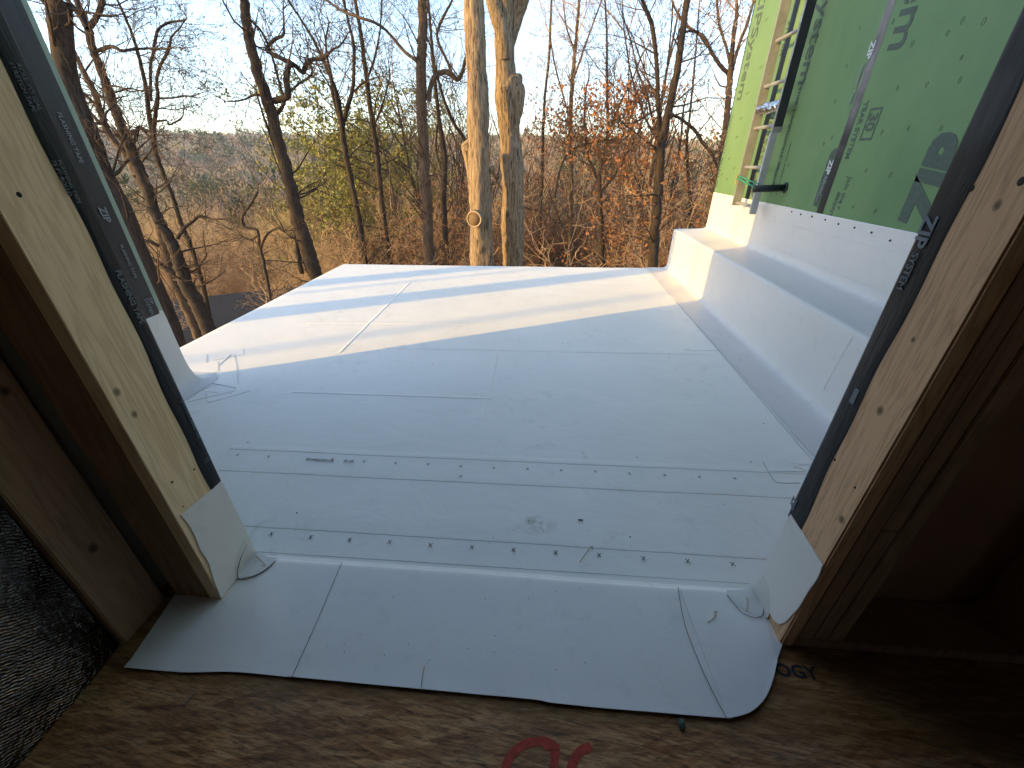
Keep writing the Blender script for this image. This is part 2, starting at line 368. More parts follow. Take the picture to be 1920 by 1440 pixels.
M['shingle'] = plain('dark_roof_shingle', (.035, .036, .04), .9, .2, 0, .3, 14); M['house_wall'] = plain('pale_house_siding', (.62, .62, .60), .7); M['tan_wall'] = plain('tan_house_siding', (.30, .235, .16), .8)
M['window'] = plain('dark_window_glass', (.02, .025, .03), .1, .6)
M['bay'] = plain('dark_board_back', (.34, .17, .09), .85)
M['sheen_green'] = plain('sky_sheen_sheathing', (.24, .31, .24), .45)  # green sheathing with a glancing sky sheen put into its base colour
M['cut_rim'] = plain('pale_limb_rim', (.40, .29, .17), .8)
M['twig_straw'] = plain('straw_twig', (.48, .36, .16), .85, .1, 0, .3, 1.5)
# ================================================================== the house round the doorway
ZT = 0.035                                    # top of the threshold, the roof deck is at 0
XL, XR, YI, YO = -0.967, 0.700, 0.698, 0.861  # door reveals, inner and outer wall planes
house = empty('house', 'unfinished house with a dark room behind the doorway', 'house', (0, -3, 0), kind='structure')
boxes('exterior_wall', [(-2.2, -1.19, .70, .845, -3.5, 2.8), (-2.36, -2.2, -8, 2.075, -3.5, 4.1), (-4, -2.361, -8, .86, -3.5, 2.8), (-1.15, 1.95, .70, .858, 2.10, 2.8), (-4, 3.36, -8, .69, 2.45, 2.8),
    (-4, 3.36, -8, -3.6, -3.5, 2.44), (3.2, 3.36, -2.2, .69, -3.5, 2.44), (3.2, 3.36, -3.5, -2.2, -3.5, .9), (3.2, 3.36, -3.5, -2.2, 1.8, 2.44), (-2.19, -1.21, -3.6, .69, -3.5, 2.44), (1.96, 6, .70, 5.40, -3.5, 4.1), (-2.6, 1.9, .87, 5.25, -3.5, -.26)], M['room'], house)  # unseen opening in the right room wall is added to let skylight in
fl = box('floor', -1.2, 3.2, -3.6, YO-.02, -.10, .030, M['osb']); tag(fl, 'brown strand board floor inside the doorway', kind='structure')

def wavy(p, q, n, amp, seed, nrm):
    rng = random.Random(seed); out = []
    for i in range(n):
        t = i/n; a = 0 if i == 0 else (rng.random()-.5)*2*amp
        out.append([p[k]+(q[k]-p[k])*t+nrm[k]*a for k in range(3)])
    return out

# ---- left side of the doorway
lw = empty('framed_wall', 'left door jamb of pale pine with black tape and dark studs beside it', 'wall', (XL-.1, .77, .03))
jb = boxes('jamb_board', [(XL-.038, XL, YI, .842, .031, 2.10)], M['wood_l'], lw, bev=.0015); tag(jb, 'pale knotty pine board of the left jamb')
boxes('stud', [(XL-.077, XL-.039, YI+.001, .842, .031, 2.10)], M['stud'], lw, bev=.002)
boxes('stud', [(XL-.116, XL-.078, YI+.003, .842, .031, 2.10)], M['stud'], lw, bev=.002)
boxes('stud', [(XL-.154, XL-.117, YI+.002, .842, .031, 2.10)], M['stud'], lw, bev=.002)
boxes('end_stud', [(-1.20, -1.146, .552, .688, .031, 2.44)], M['stud'], lw, bev=.003)
boxes('sheathing', [(-1.189, XL, .8445, .858, -.2, 2.10)], M['green'], lw)
tp = [(XL, *v) for v in []]
def reveal_tape(name, X, sx, y_in, y_out, z0, z1, m, parent, seed):
    rng = random.Random(seed); V = []; F = []; n = 70
    for i in range(n+1):
        z = z0+(z1-z0)*i/n
        yi = y_in+.004*math.sin(z*7+seed)+.0025*math.sin(z*23+1)
        z_in = z+(.0 if i else -.004)
        for k, (y, dx) in enumerate(((yi, .0004), (yi+.002, .0014), ((yi+y_out)/2, .0016+.0012*mnoise.noise((z*9, seed, 0))), (y_out-.004, .0020), (y_out+.0015, .0008), (y_out+.0018, -.03))):
            V.append((X+sx*dx, y, z_in+(.02 if 0 else 0)))
    c = 6
    for i in range(n):
        for k in range(c-1):
            a = i*c+k; q = (a, a+1, a+c+1, a+c)
            F.append(q if sx < 0 else q[::-1])
    return mesh_from(name, V, F, [m], parent, smooth=True)
reveal_tape('flashing_tape', XL, 1, .823, YO, .372, 2.1, M['tape'], lw, 1)
# tape print, letters run down the jamb
def jamb_text(body, px, py, size, X, sx, m, parent, bold=0.0, up=None, dy=0.0, dz=0.0):
    p = PX(px, py, X); o = (X+sx*.0032, p[1]+dy, p[2]+dz)
    return lettering(body, size, o, (0, 0, -1), (0, 1, 0) if sx > 0 else (0, -1, 0), m, parent, bold=bold)
jamb_text('FLASHING TAPE', 222, 505, .018, XL, 1, M['pale_ink'], lw, .0003, dy=-.012)
jamb_text('ZIP SYSTEM FLASHING TAPE', 340, 745, .0105, XL, 1, M['pale_ink'], lw, dy=-.010)
jamb_text('ROLL TO SEAL\nSTRETCH TAPE', 40, 120, .011, XL, 1, M['pale_ink'], lw, dy=-.012)
jamb_text('FLASHING TAPE\n75 FT ROLLO', 118, 300, .011, XL, 1, M['pale_ink'], lw, dy=-.014)
jamb_text('DRY\nLAST', 384, 858, .0075, XL, 1, M['pale_ink'], lw)
def nail(px, py, X, sx, r, parent):
    p = PX(px, py, X); bm = bmesh.new(); bmesh.ops.create_uvsphere(bm, u_segments=10, v_segments=6, radius=1)
    for v in bm.verts: v.co = Vector((X+sx*v.co.x*.0012, p[1]+v.co.y*r, p[2]+v.co.z*r*1.1))
    me = bpy.data.meshes.new('nail_hole'); bm.to_mesh(me); bm.free(); return link('nail_hole', me, parent, [M['screw']])
for q in ((36, 365, .0045), (364, 880, .0030), (323, 904, .0034), (343, 950, .0022)): nail(q[0], q[1], XL, 1, q[2], lw)

# ---- the bump-out corner beyond the left jamb
pier = empty('wall_corner', 'outside wall corner taped black over a white base, left of the roof deck', 'wall corner', (-2.2, 2.0, 0))
box('sheathing', -2.215, -2.196, .9, 2.079, .45, 4.1, M['sheen_green'], pier)
reveal_tape('corner_tape', -2.196, 1, 1.2, 2.052, .462, 4.1, M['tape'], pier, 5)
lettering('FLASHING TAPE', .028, (-2.190, 1.985, 1.42), (0, 0, -1), (0, 1, 0), M['pale_ink'], pier)
lettering('ZIP', .05, (-2.190, 1.975, 1.03), (0, 0, -1), (0, 1, 0), M['pale_ink'], pier, bold=.001)
lettering('ZIP\nSYSTEM', .028, (-2.190, 2.02, .565), (0, 0, -1), (0, 1, 0), M['pale_ink'], pier)
lettering('FLASHING TAPE', .024, (-2.190, 1.995, .85), (0, 0, -1), (0, 1, 0), M['pale_ink'], pier)
prof = [(-.006, .475), (.001, .474), (.004, .44), (.004, .16), (.009, .10), (.022, .045), (.05, .012), (.10, .004), (.13, .003)]
V = []; F = []; path = []
for y in np.linspace(.9, 2.075, 14): path.append((-2.196, y, 1, 0))
for a in np.linspace(0, 90, 7)[1:]: path.append((-2.196, 2.075, math.cos(R_(a)), math.sin(R_(a))))
for x in np.linspace(-2.22, -2.36, 4): path.append((x, 2.075, 0, 1))
for (x, y, nx, ny) in path:
    for (d, z) in prof: V.append((x+nx*d, y+ny*d, z))
c = len(prof)
for i in range(len(path)-1):
    for k in range(c-1): a = i*c+k; F.append((a+c, a+c+1, a+1, a))
mesh_from('base_flashing', V, F, [M['kerb']], pier, smooth=True)

# ---- foil faced insulation on the left side wall
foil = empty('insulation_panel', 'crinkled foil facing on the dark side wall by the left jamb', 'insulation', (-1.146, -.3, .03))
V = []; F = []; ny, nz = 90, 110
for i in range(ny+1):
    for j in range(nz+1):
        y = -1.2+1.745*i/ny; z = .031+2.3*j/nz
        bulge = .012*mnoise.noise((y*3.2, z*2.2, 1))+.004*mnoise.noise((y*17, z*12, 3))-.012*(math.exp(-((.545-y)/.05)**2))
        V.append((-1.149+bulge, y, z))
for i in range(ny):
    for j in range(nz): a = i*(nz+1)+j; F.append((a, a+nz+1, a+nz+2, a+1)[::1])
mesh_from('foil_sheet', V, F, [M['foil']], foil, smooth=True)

# ---- right side of the doorway
rw = empty('framed_wall', 'right door jamb of tan pine with black tape and open dark stud bay', 'wall', (XR+.1, .77, .03))
jb = boxes('jamb_board', [(XR, XR+.038, YI-.002, .842, .031, 2.10)], M['wood_r'], rw, bev=.004); tag(jb, 'tan wavy grained board of the right jamb')
boxes('stud', [(XR+.0385, XR+.077, YI, .842, .069, 2.10)], M['stud_dark'], rw, bev=.002)
boxes('stud', [(XR+.078, XR+.1155, YI+.001, .842, .069, .50), (XR+.078, XR+.1155, YI+.001, .842, .502, 2.10)], M['stud_dark'], rw, bev=.002)
boxes('stud', [(XR+.1175, XR+.156, YI-.001, .842, .069, 2.40)], M['stud_dark'], rw, bev=.002)
boxes('stud', [(1.31, 1.348, YI, .842, .069, 2.40)], M['stud_dark'], rw, bev=.002)
boxes('stud', [(1.82, 1.858, YI, .842, .069, 2.40)], M['stud_dark'], rw, bev=.002)
boxes('bottom_plate', [(XR+.0385, 3.2, YI, .842, .031, .068)], M['stud_dark'], rw, bev=.002)
boxes('sheathing', [(XR, 1.946, .8445, .858, -.2, 6)], M['bay'], rw)
reveal_tape('flashing_tape', XR, -1, .806, YO, .372, 2.1, M['tape_worn'], rw, 9)
def jt(body, px, py, size, m, bold=0.0, sx=1.0):
    p = PX(px, py, XR); return lettering(body, size, (XR-.0034, p[1], p[2]), (0, 0, -1), (0, -1, 0), m, rw, bold=bold, sx=sx)
jt('ZIP', 1741, 402, .040, M['pale_ink'], .0011, 1.0)
jt('SYSTEM', 1716, 472, .022, M['pale_ink'], .0002, .95)
jt('ZIP', 1491, 930, .026, M['pale_ink'], .0008)
p = PX(1603, 742, XR); boxes('printed_block', [(XR-.0034, XR-.0026, p[1]-.009, p[1]+.004, p[2]-.018, p[2]+.018)], M['pale_ink'], rw)
for q in ((1565, 862, .0035), (1603, 914, .0030), (1822, 353, .005), (1915, 340, .006)): nail(q[0], q[1], XR, -1, q[2], rw)

# ---- white membrane over the threshold and up the jambs
th = empty('threshold_flashing', 'white membrane sheets lapped over the threshold of the doorway', 'membrane', (-.1, .7, ZT))
def flap(name, px, th_, m, z=ZT, parent=th, label=None):
    o = slab(name, [PZ(x, y, z) for x, y in px], (0, 0, 1), th_, m, parent)
    if label: tag(o, label)
    return o
def curve_px(px, n): return [tuple(v) for v in smooth_line(px, n)]
LIP = .858
def lip(px, py): p = PZ(px, py, ZT); return p
# each sheet: a gridded patch with slight waves, folded over the outer lip
def sheet(name, front, back, m, z0, seed, nx=40, label=None, th_=.0018):
    """front/back: pixel polylines of the room side and the deck side edges, same direction"""
    A = np.array([PZ(x, y, ZT) for x, y in smooth_line(front, nx)]); B = np.array([PZ(x, y, ZT) for x, y in smooth_line(back, nx)])
    ts = list(np.linspace(0, .93, 22))+[.955, .975, .99, 1.0]; V = []; F = []
    drop = {.955: .0005, .975: .002, .99: .006, 1.0: .012}
    for i in range(nx):
        for t in ts:
            p = A[i]*(1-t)+B[i]*t
            e = min(1, t/.12)
            z = z0+.0012*(1-e)**2*(1+mnoise.noise((p[0]*6, seed, 0)))+.0012*mnoise.noise((p[0]*9, p[1]*9, seed))*min(1, (1-t)*6)+.0006*mnoise.noise((p[0]*40, p[1]*40, seed))*min(1, (1-t)*6)
            V.append((p[0], p[1], z-drop.get(t, 0)))
        p = B[i]; V.append((p[0], p[1]+.004, z0-.03)); V.append((p[0], p[1]+.03, .0015))
    c = len(ts)+2
    for i in range(nx-1):
        for k in range(c-1): a = i*c+k; F.append((a, a+c, a+c+1, a+1))
    o = mesh_from(name, V, F, [m], th, smooth=True)
    md = o.modifiers.new('thickness', 'SOLIDIFY'); md.thickness = th_; md.offset = -1; md = o.modifiers.new('split', 'EDGE_SPLIT'); md.split_angle = R_(38)
    if label: tag(o, label)
    return o
sheet('membrane_sheet', [(233, 1252), (340, 1261), (440, 1261), (548, 1271)], [(412, 1040), (455, 1041), (500, 1044), (540, 1046), (580, 1049), (610, 1051), (641, 1053.5)], M['flashing'], ZT+.0018, 2)
sheet('membrane_sheet', [(540, 1270), (700, 1285), (880, 1302), (1000, 1313), (1045, 1321), (1200, 1335), (1372, 1349)], [(632, 1053), (740, 1061), (850, 1068), (960, 1076), (1060, 1084), (1170, 1092), (1282, 1100)], M['flashing'], ZT+.0045, 5)
sheet('membrane_sheet', [(1363, 1349), (1385, 1345), (1408, 1336), (1428, 1318), (1441, 1296), (1450, 1268), (1456, 1240)], [(1271, 1099.5), (1300, 1101), (1330, 1103), (1360, 1105.5), (1390, 1107), (1411, 1108.5), (1422, 1109)], M['flashing'], ZT+.0072, 8)
flap('membrane_tongue', [(328, 1115), (413, 1123), (440, 1085), (470, 1046), (520, 1050), (470, 1150), (300, 1230), (236, 1251)], .0012, M['flashing'], ZT)
flap('membrane_tongue', [(1456, 1240), (1467, 1208), (1434, 1138), (1400, 1109), (1380, 1140), (1400, 1230)], .0014, M['flashing'], ZT+.004)
def on_reveal(px, X): return [PX(x, y, X) for x, y in px]
ed = [(337, 966), (352, 984), (364, 1006), (373, 1030), (390, 1056), (398, 1086), (413, 1122)]
o = slab('jamb_flap', on_reveal(ed+[(470, 1050), (483, 1043), (440, 955), (414, 901), (397, 917)], XL), (1, 0, 0), .0035, M['flashing'], th, bev=.0008)
o = slab('jamb_flap', on_reveal([(1484, 964), (1545, 1060), (1536, 1085), (1519, 1108), (1500, 1140), (1474, 1168), (1463, 1171), (1452, 1163), (1434, 1128), (1410, 1108), (1440, 1050)], XR), (-1, 0, 0), .0035, M['flashing'], th, bev=.0008)
def patch_lump(px, py, side):
    """moulded corner patch where jamb, threshold and deck meet"""
    X = XL if side > 0 else XR; V = []; F = []; n = 14
    c0 = np.array([X, YO-.012, ZT+.004])
    for i in range(n+1):
        a = math.pi*1.0*i/n
        for j in range(n+1):
            r = .088*j/n
            yy = -abs(math.sin(a))*r*.95; t = math.cos(a)
            up_ = max(0, t)*r*1.0; out = max(0, -t)*r*1.0
            s = .012*math.exp(-(r/.03)**2)+.0035*(1-(j/n)**3)
            V.append((c0[0]+side*(out+s*(.9 if t > -.3 else .4)+.0035), c0[1]+yy+.010*math.exp(-(r/.03)**2), c0[2]+up_+s*(.9 if t < .3 else .35)+.004))
    for i in range(n):
        for j in range(n): a = i*(n+1)+j; q = (a, a+n+1, a+n+2, a+1); F.append(q if side < 0 else q[::-1])
    return mesh_from('corner_patch', V, F, [M['patch']], th, smooth=True)
patch_lump(480, 1043, 1); patch_lump(1412, 1108, -1)
Lr, Rr = [], []
def edge_line(pts, r=.0011, m='cut_edge', parent=th, name='cut_edge'): return line_tube(name, pts, r, M[m], parent)
E0 = ZT+.0085
edge_line([PX(459, 1023, XL)+[.005, 0, 0], PX(447, 1050, XL)+[.006, 0, 0], PX(441, 1075, XL)+[.008, 0, .0], PZ(449, 1086, E0), PZ(468, 1085, E0), PZ(492, 1072, E0), PZ(516, 1052, E0)])
edge_line([PX(1427, 1098, XR)+[-.005, 0, 0], PX(1436, 1125, XR)+[-.005, 0, 0], PX(1436, 1145, XR)+[-.006, 0, 0], PZ(1428, 1155, E0+.003), PZ(1412, 1157, E0+.003), PZ(1388, 1145, E0+.003), PZ(1363, 1115, E0+.003)])
edge_line([PZ(641, 1054, ZT+.007), PZ(595, 1163, ZT+.007), PZ(547, 1270, ZT+.006)], .0008)
edge_line([PZ(1271, 1100, ZT+.0095), PZ(1284, 1170, ZT+.0095), PZ(1310, 1240, ZT+.0095), PZ(1338, 1300, ZT+.0095), PZ(1363, 1348, ZT+.0085)], .0009)
edge_line([PX(1437, 1128, XR)+[-.004, 0, 0], PZ(1448, 1158, ZT+.01), PZ(1464, 1198, ZT+.007)], .0011)

# ================================================================== the roof deck
deck = empty('flat_roof', 'white membrane roof deck outside the doorway, shaded near and sunlit far', 'roof deck', (-.5, 3, 0))
YE = lambda x: 5.37+.019*(x+2.7)
XW = -2.70
def deck_z(x, y): return .0022*mnoise.noise((x*1.3, y*1.6, 2))+.0012*mnoise.noise((x*4, y*5, 5))
V = []; F = []; xs = [XW-.05, XW-.047, XW-.035, XW-.015, XW+.01]+list(np.linspace(XW+.06, 1.60, 96)); tsy = list(np.linspace(0, .985, 100))+[.991, .996, .9985, 1.0, 1.0]
for x in xs:
    e = max(0, (XW+.01-x)); dz = -(.05-math.sqrt(max(0, .05**2-max(0, e-.01)**2))) if e > 0 else 0
    if x == xs[0]: dz = -.26
    for k, t in enumerate(tsy):
        y = .862+(YE(x)-.862)*t; q = {100: -.0005, 101: -.004, 102: -.012, 103: -.03, 104: -.26}.get(k, 0)
        V.append((x, y, deck_z(x, y)+dz+q if k < 104 and x != xs[0] else min(dz, q)))
c = len(tsy)
for i in range(len(xs)-1):
    for k in range(c-1): a = i*c+k; F.append((a, a+c, a+c+1, a+1))
mesh_from('membrane', V, F, [M['membrane']], deck, smooth=True)
# welded laps: thin upper sheets with a soft edge step
def lap(p0, p1, wdt, h=.0008, n=60, side=1, soft=.012, edge=False):
    P = np.array([p0, p1], float)[:, :2]; d = P[1]-P[0]; L = np.linalg.norm(d); d /= L; nn = np.array([-d[1], d[0]])*side
    V = []; F = []; pr = [(-.0022, -.003), (-.0006, .0002), (.002, h*.75), (soft, h), (wdt*.5, h*.5), (wdt, -.0022)]
    for i in range(n+1):
        s = L*i/n; b = P[0]+d*s; jig = .002*mnoise.noise((s*3, wdt*7, p0[1]))
        for (o_, z) in pr:
            q = b+nn*(o_+jig); V.append((q[0], q[1], deck_z(q[0], q[1])+z+.0008))
    c = len(pr)
    for i in range(n):
        for k in range(c-1): a = i*c+k; f = (a, a+c, a+c+1, a+1); F.append(f if side > 0 else f[::-1])
    o = mesh_from('welded_seam', V, F, [M['membrane']], deck, smooth=True)
    return o
lap(PZ(410, 882), PZ(1512, 936), .16); lap(PZ(446, 986), PZ(1465, 1050), .20, .0007)
lap(PZ(430, 842), PZ(1518, 890), .05, .0007); lap(PZ(700, 653), PZ(1655, 672), .12, .0009)
lap(PZ(548, 736), PZ(920, 749), .03, .0015); lap(PZ(572, 606), PZ(905, 608), .05, .0007)
lap(PZ(640, 661), PZ(770, 530), .035, .0018); lap(PZ(905, 800), PZ(937, 650), .06, .0006); lap(PZ(1268, 566), PZ(1530, 872), .2, .0006, side=-1)
edge_line([PZ(1268, 566)+[0, 0, .003], PZ(1525, 866)+[0, 0, .003]], .0007, 'faint_edge', deck)
# patch outlines round the foot of the wall corner and a few reinforced spots
def ridge(px, r=.0016, m='seam'): return line_tube('patch_edge', [PZ(x, y)+[0, 0, .0022] for x, y in px], r, M[m], deck)
ridge([(346, 742), (408, 722), (414, 724)], .0008, 'faint_edge'); ridge([(353, 754), (400, 743), (442, 733)], .0008, 'faint_edge')
ridge([(387, 738), (388, 753), (400, 753), (471, 733)], .0008, 'faint_edge'); ridge([(354, 724), (385, 734), (410, 736)], .0007, 'faint_edge')
ridge([(360, 716), (403, 720), (443, 728)], .002); ridge([(447, 720), (444, 690), (439, 664)], .0009, 'faint_edge')
ridge([(409, 697), (408, 678)], .0008, 'faint_edge'); ridge([(401, 676), (437, 669), (455, 665), (455, 654)], .0008, 'faint_edge')
ridge([(386, 680), (388, 665)], .0012); ridge([(350, 690), (356, 706), (365, 709), (407, 698)], .0011, 'faint_edge'); ridge([(410, 685), (433, 665)], .0018)
ridge([(1283, 655), (1300, 658), (1355, 658)], .0007, 'faint_edge'); ridge([(1442, 884), (1508, 885)], .0012); ridge([(1430, 866), (1450, 900), (1465, 906), (1500, 906)], .0011, 'faint_edge')
ridge([(480, 1035), (900, 1062), (1405, 1095)], .0006, 'faint_edge')
def xmark(p, s, V, F, rot=0.0):
    for a in (.9, -.9):
        d = np.array([math.cos(a+rot), math.sin(a+rot)])*s; n_ = np.array([-d[1], d[0]])*.13; b = len(V)
        for u, v in ((-1, -1), (1, -1), (1, 1), (-1, 1)):
            q = p[:2]+d*u+n_*v; V.append((q[0], q[1], .0062+(0.0002 if a > 0 else 0)))
        F.append((b, b+1, b+2, b+3))
V = []; F = []
for q in [(510, 1003), (583, 1009), (656, 1014), (731, 1018), (807, 1024), (885, 1028), (963, 1033), (1042, 1038), (1123, 1043), (1206, 1049), (1289, 1054), (1373, 1060)]: xmark(PZ(*q), .0105, V, F)
mesh_from('printed_marks', V, F, [M['ink']], deck)
V = []; F = []
for q in [(446, 855), (504, 858), (624, 863), (683, 867), (742, 870), (803, 872), (864, 876), (926, 879), (989, 881), (1052, 884), (1116, 886), (1180, 890), (1246, 893), (1311, 896), (1377, 899), (864, 895)]: xmark(PZ(*q), .0095, V, F)
mesh_from('printed_marks', V, F, [M['ink']], deck)
p = PZ(573, 864); lettering('7014402502102', .021, (p[0], p[1]-.002, .0065), (1, -.012, 0), (.012, 1, 0), M['ink'], deck)
p = PZ(644, 867); lettering('05-25', .021, (p[0], p[1]-.002, .0065), (1, -.012, 0), (.012, 1, 0), M['ink'], deck)
# loose grit
rng = random.Random(3); V = []; F = []
for i in range(90):
    x = rng.uniform(-2.3, 1.4); y = rng.uniform(.95, 4.6); r = rng.choice([.0015, .002, .0025, .004]); a = rng.random()*6; e = rng.uniform(.4, 1)
    b = len(V); zz = deck_z(x, y)+.0045
    for (u, v, z) in ((1, 0, 0), (0, e, 0), (-1, 0, 0), (0, -e, 0), (0, 0, .8)): V.append((x+r*(u*math.cos(a)-v*math.sin(a)), y+r*(u*math.sin(a)+v*math.cos(a)), zz+z*r))
    F += [(b, b+1, b+4), (b+1, b+2, b+4), (b+2, b+3, b+4), (b+3, b, b+4)]
for i in range(40):
    q = PZ(rng.uniform(560, 1320), rng.uniform(1090, 1260), ZT+.0062); x, y = q[:2]; r = rng.choice([.0009, .0013, .002]); b = len(V)
    for (u, v, z) in ((1, 0, 0), (0, .6, 0), (-1, 0, 0), (0, -.6, 0), (0, 0, .8)): V.append((x+r*u, y+r*v, ZT+.0066+z*r))
    F += [(b, b+1, b+4), (b+1, b+2, b+4), (b+2, b+3, b+4), (b+3, b, b+4)]
tag(mesh_from('debris', V, F, [M['ink']]), 'dark grit scattered over the white membrane', 'grit', kind='stuff')
for k, (px, z, lab) in enumerate([([(1087, 1054), (1100, 1035), (1110, 1024), (1111, 1030)], .006, 'yellow pine needle on the deck near the printed row of marks'),
    ([(1327, 1167), (1340, 1157), (1340, 1147), (1345, 1147)], ZT+.011, 'bent yellow pine needle on the right membrane sheet'), ([(1401, 1120), (1402, 1135), (1400, 1147)], ZT+.016, 'yellow pine needle on the right corner patch'),
    ([(480, 1042), (488, 1050), (497, 1060), (490, 1060)], ZT+.018, 'yellow pine needle on the left corner patch'), ([(796, 1250), (792, 1270), (790, 1288)], ZT+.008, 'short yellow pine needle on the front edge of the threshold membrane'),
    ([(1488, 876), (1500, 878), (1512, 883)], .006, 'yellow pine needle on the deck beside the right jamb')]):
    o = line_tube('pine_needle', [PZ(x, y, z) for x, y in px], .0011, M['straw']); tag(o, lab, 'pine needle', 'pine needles on the membrane')
p = PZ(1088, 976); o = slab('wood_chip', [PZ(1084, 974, .006), PZ(1093, 975, .006), PZ(1093, 977, .006), PZ(1084, 976, .006)], (0, 0, 1), .003, M['ink']); tag(o, 'small dark chip on the deck behind the brown stain', 'chip')

# ---- white step (kerb) along the green wall
XC, XG = 1.56, 1.95
step = empty('parapet_step', 'white membrane step along the foot of the green wall', 'parapet', (1.75, 3, 0))
prof = [(XC-.26, .0035), (XC-.07, .0045), (XC-.035, .008), (XC-.012, .022), (XC-.003, .05), (XC+.001, .10), (XC+.004, .40), (XC+.005, .458), (XC+.009, .470), (XC+.018, .477), (XC+.035, .479), (XC+.30, .486), (XG-.04, .490), (XG-.016, .499), (XG-.007, .52), (XG-.006, .56)]
V = []; F = []; ysx = [.862]+list(np.linspace(.95, 5.36, 90))+[5.40, 5.425, 5.437, 5.437]
for k, y in enumerate(ysx):
    for (x, z) in prof:
        dd = .0022*mnoise.noise((y*2.2, x*4, z*4)); s_ = .003*math.exp(-((y-1.90)/.02)**2)
        if k == len(ysx)-1: V.append((max(x, XC+.05), y, min(z, .1)-.3))
        else: V.append((x-(dd+s_ if .05 < z < .46 else 0)+(.012 if k == len(ysx)-2 and z < .46 and z > .03 else 0), y, z+(dd if z > .46 and x < XG-.05 else 0)-(.012 if k == len(ysx)-2 and z > .4 else 0)))
c = len(prof)
for i in range(len(ysx)-1):
    for k in range(c-1): a = i*c+k; F.append((a, a+1, a+c+1, a+c))
mesh_from('step_membrane', V, F, [M['kerb']], step, smooth=True)
edge_line([(XC+.001, 2.07, .12), (XC-.001, 2.05, .3), (XC+.002, 2.03, .45)], .0008, 'seam', step, 'patch_edge')

# ---- green sheathed wall beyond the step
gw = empty('sheathed_wall', 'green sheathed wall with black taped seams and a white base', 'wall', (2.0, 3.2, .5))
box('sheathing_panel', XG, XG+.012, .862, 3.300, .60, 4.1, M['green'], gw)
box('sheathing_panel', XG, XG+.012, 3.302, 4.520, .60, 4.1, M['green'], gw)
box('sheathing_panel', XG, XG+.012, 4.522, 5.435, .60, 4.1, M['green'], gw)
V = []; F = []; ysx = list(np.linspace(.862, 5.38, 70))+[5.42, 5.435, 5.440, 5.440]; zsx = [.50, .53, .60, .70, .80, .878, .889, .8895]
for k, y in enumerate(ysx):
    for j, z in enumerate(zsx):
        V.append((XG-.0035-.0018*mnoise.noise((y*2, z*5, 9))+(.0045 if j == 7 else 0)+(0.002 if k == len(ysx)-2 else .06 if k == len(ysx)-1 else 0), y, z))
c = len(zsx)
for i in range(len(ysx)-1):
    for k in range(c-1): a = i*c+k; F.append((a, a+1, a+c+1, a+c))
mesh_from('base_flashing', V, F, [M['kerb']], gw, smooth=True)
edge_line([(XG-.007, 1.2, .775), (XG-.007, 4.0, .775)], .0006, 'seam', gw, 'lap_line')
def seam_tape(y0, y1, z0, z1, m, seed):
    V = []; F = []; n = 140; c = 9
    for i in range(n+1):
        z = z0+(z1-z0)*i/n
        for k in range(c):
            y = y0+(y1-y0)*k/(c-1)+.003*mnoise.noise((z*5, seed, k*.1)); d = .0012+(.0022+.0022*mnoise.noise((y*40, z*9, seed))+.001*mnoise.noise((y*30, z*60, 2)) if 0 < k < c-1 else 0)
            V.append((XG-d, y, z))
    for i in range(n):
        for k in range(c-1): a = i*c+k; F.append((a, a+c, a+c+1, a+1))
    return mesh_from('seam_tape', V, F, [m], gw, smooth=True)
seam_tape(3.262, 3.34, .89, 4.1, M['tape_worn'], 1)
seam_tape(4.475, 4.57, .89, 4.1, M['tape'], 3)
box('corner_trim', XG-.003, XG+.03, 5.4355, 5.447, .88, 4.1, M['tape'], gw)
def clip_y(o, y0):
    bm = bmesh.new(); bm.from_mesh(o.data); bmesh.ops.bisect_plane(bm, geom=bm.verts[:]+bm.edges[:]+bm.faces[:], plane_co=(0, y0, 0), plane_no=(0, -1, 0), clear_outer=True); bm.to_mesh(o.data); bm.free()
def gtext(body, px, py, size, down, m='grey_ink', bold=0.0, th_=.0005, off=.0013, sx=1.0, slant=0.0):
    p = PX(px, py, XG)
    return lettering(body, size, (XG-off, p[1], p[2]), (0, 0, -1) if down else (0, 0, 1), (0, -1, 0) if down else (0, 1, 0), M[m], gw, bold=bold, sx=sx, slant=slant, th=th_)
gtext('ZIP', 1748, 436, .34, False, bold=.02, sx=.85, slant=.15)
clip_y(gtext('ZIP', 1556, 398, .30, False, bold=.016, sx=.85, slant=.15), 3.305)
gtext('ZIP', 1411, 372, .14, False, bold=.007, slant=.15); gtext('System', 1428, 308, .16, False, bold=.001, slant=.2)
PM = PX(1664, 100, XG)
lettering('System', .27, (XG-.0013, PM[1]+.01, PM[2]), (0, 0, -1), (0, -1, 0), M['grey_ink'], gw, bold=.0035, align='RIGHT', slant=.1)
PM = PX(1496, 162, XG)
lettering('System', .21, (XG-.0013, PM[1]+.01, PM[2]), (0, 0, -1), (0, -1, 0), M['grey_ink'], gw, bold=.003, align='RIGHT', slant=.1)
PM = PX(1383, 190, XG)
lettering('ZIPSystem', .21, (XG-.0013, PM[1]+.02, PM[2]), (0, 0, -1), (0, -1, 0), M['grey_ink'], gw, bold=.003, align='RIGHT', slant=.1)
p = PX(1633, 233, XG)                                                               # the boxed number and the words beside it
lettering('30', .10, (XG-.0016, p[1]+.035, p[2]+.062), (0, 0, -1), (0, -1, 0), M['grey_ink'], gw, bold=.003)
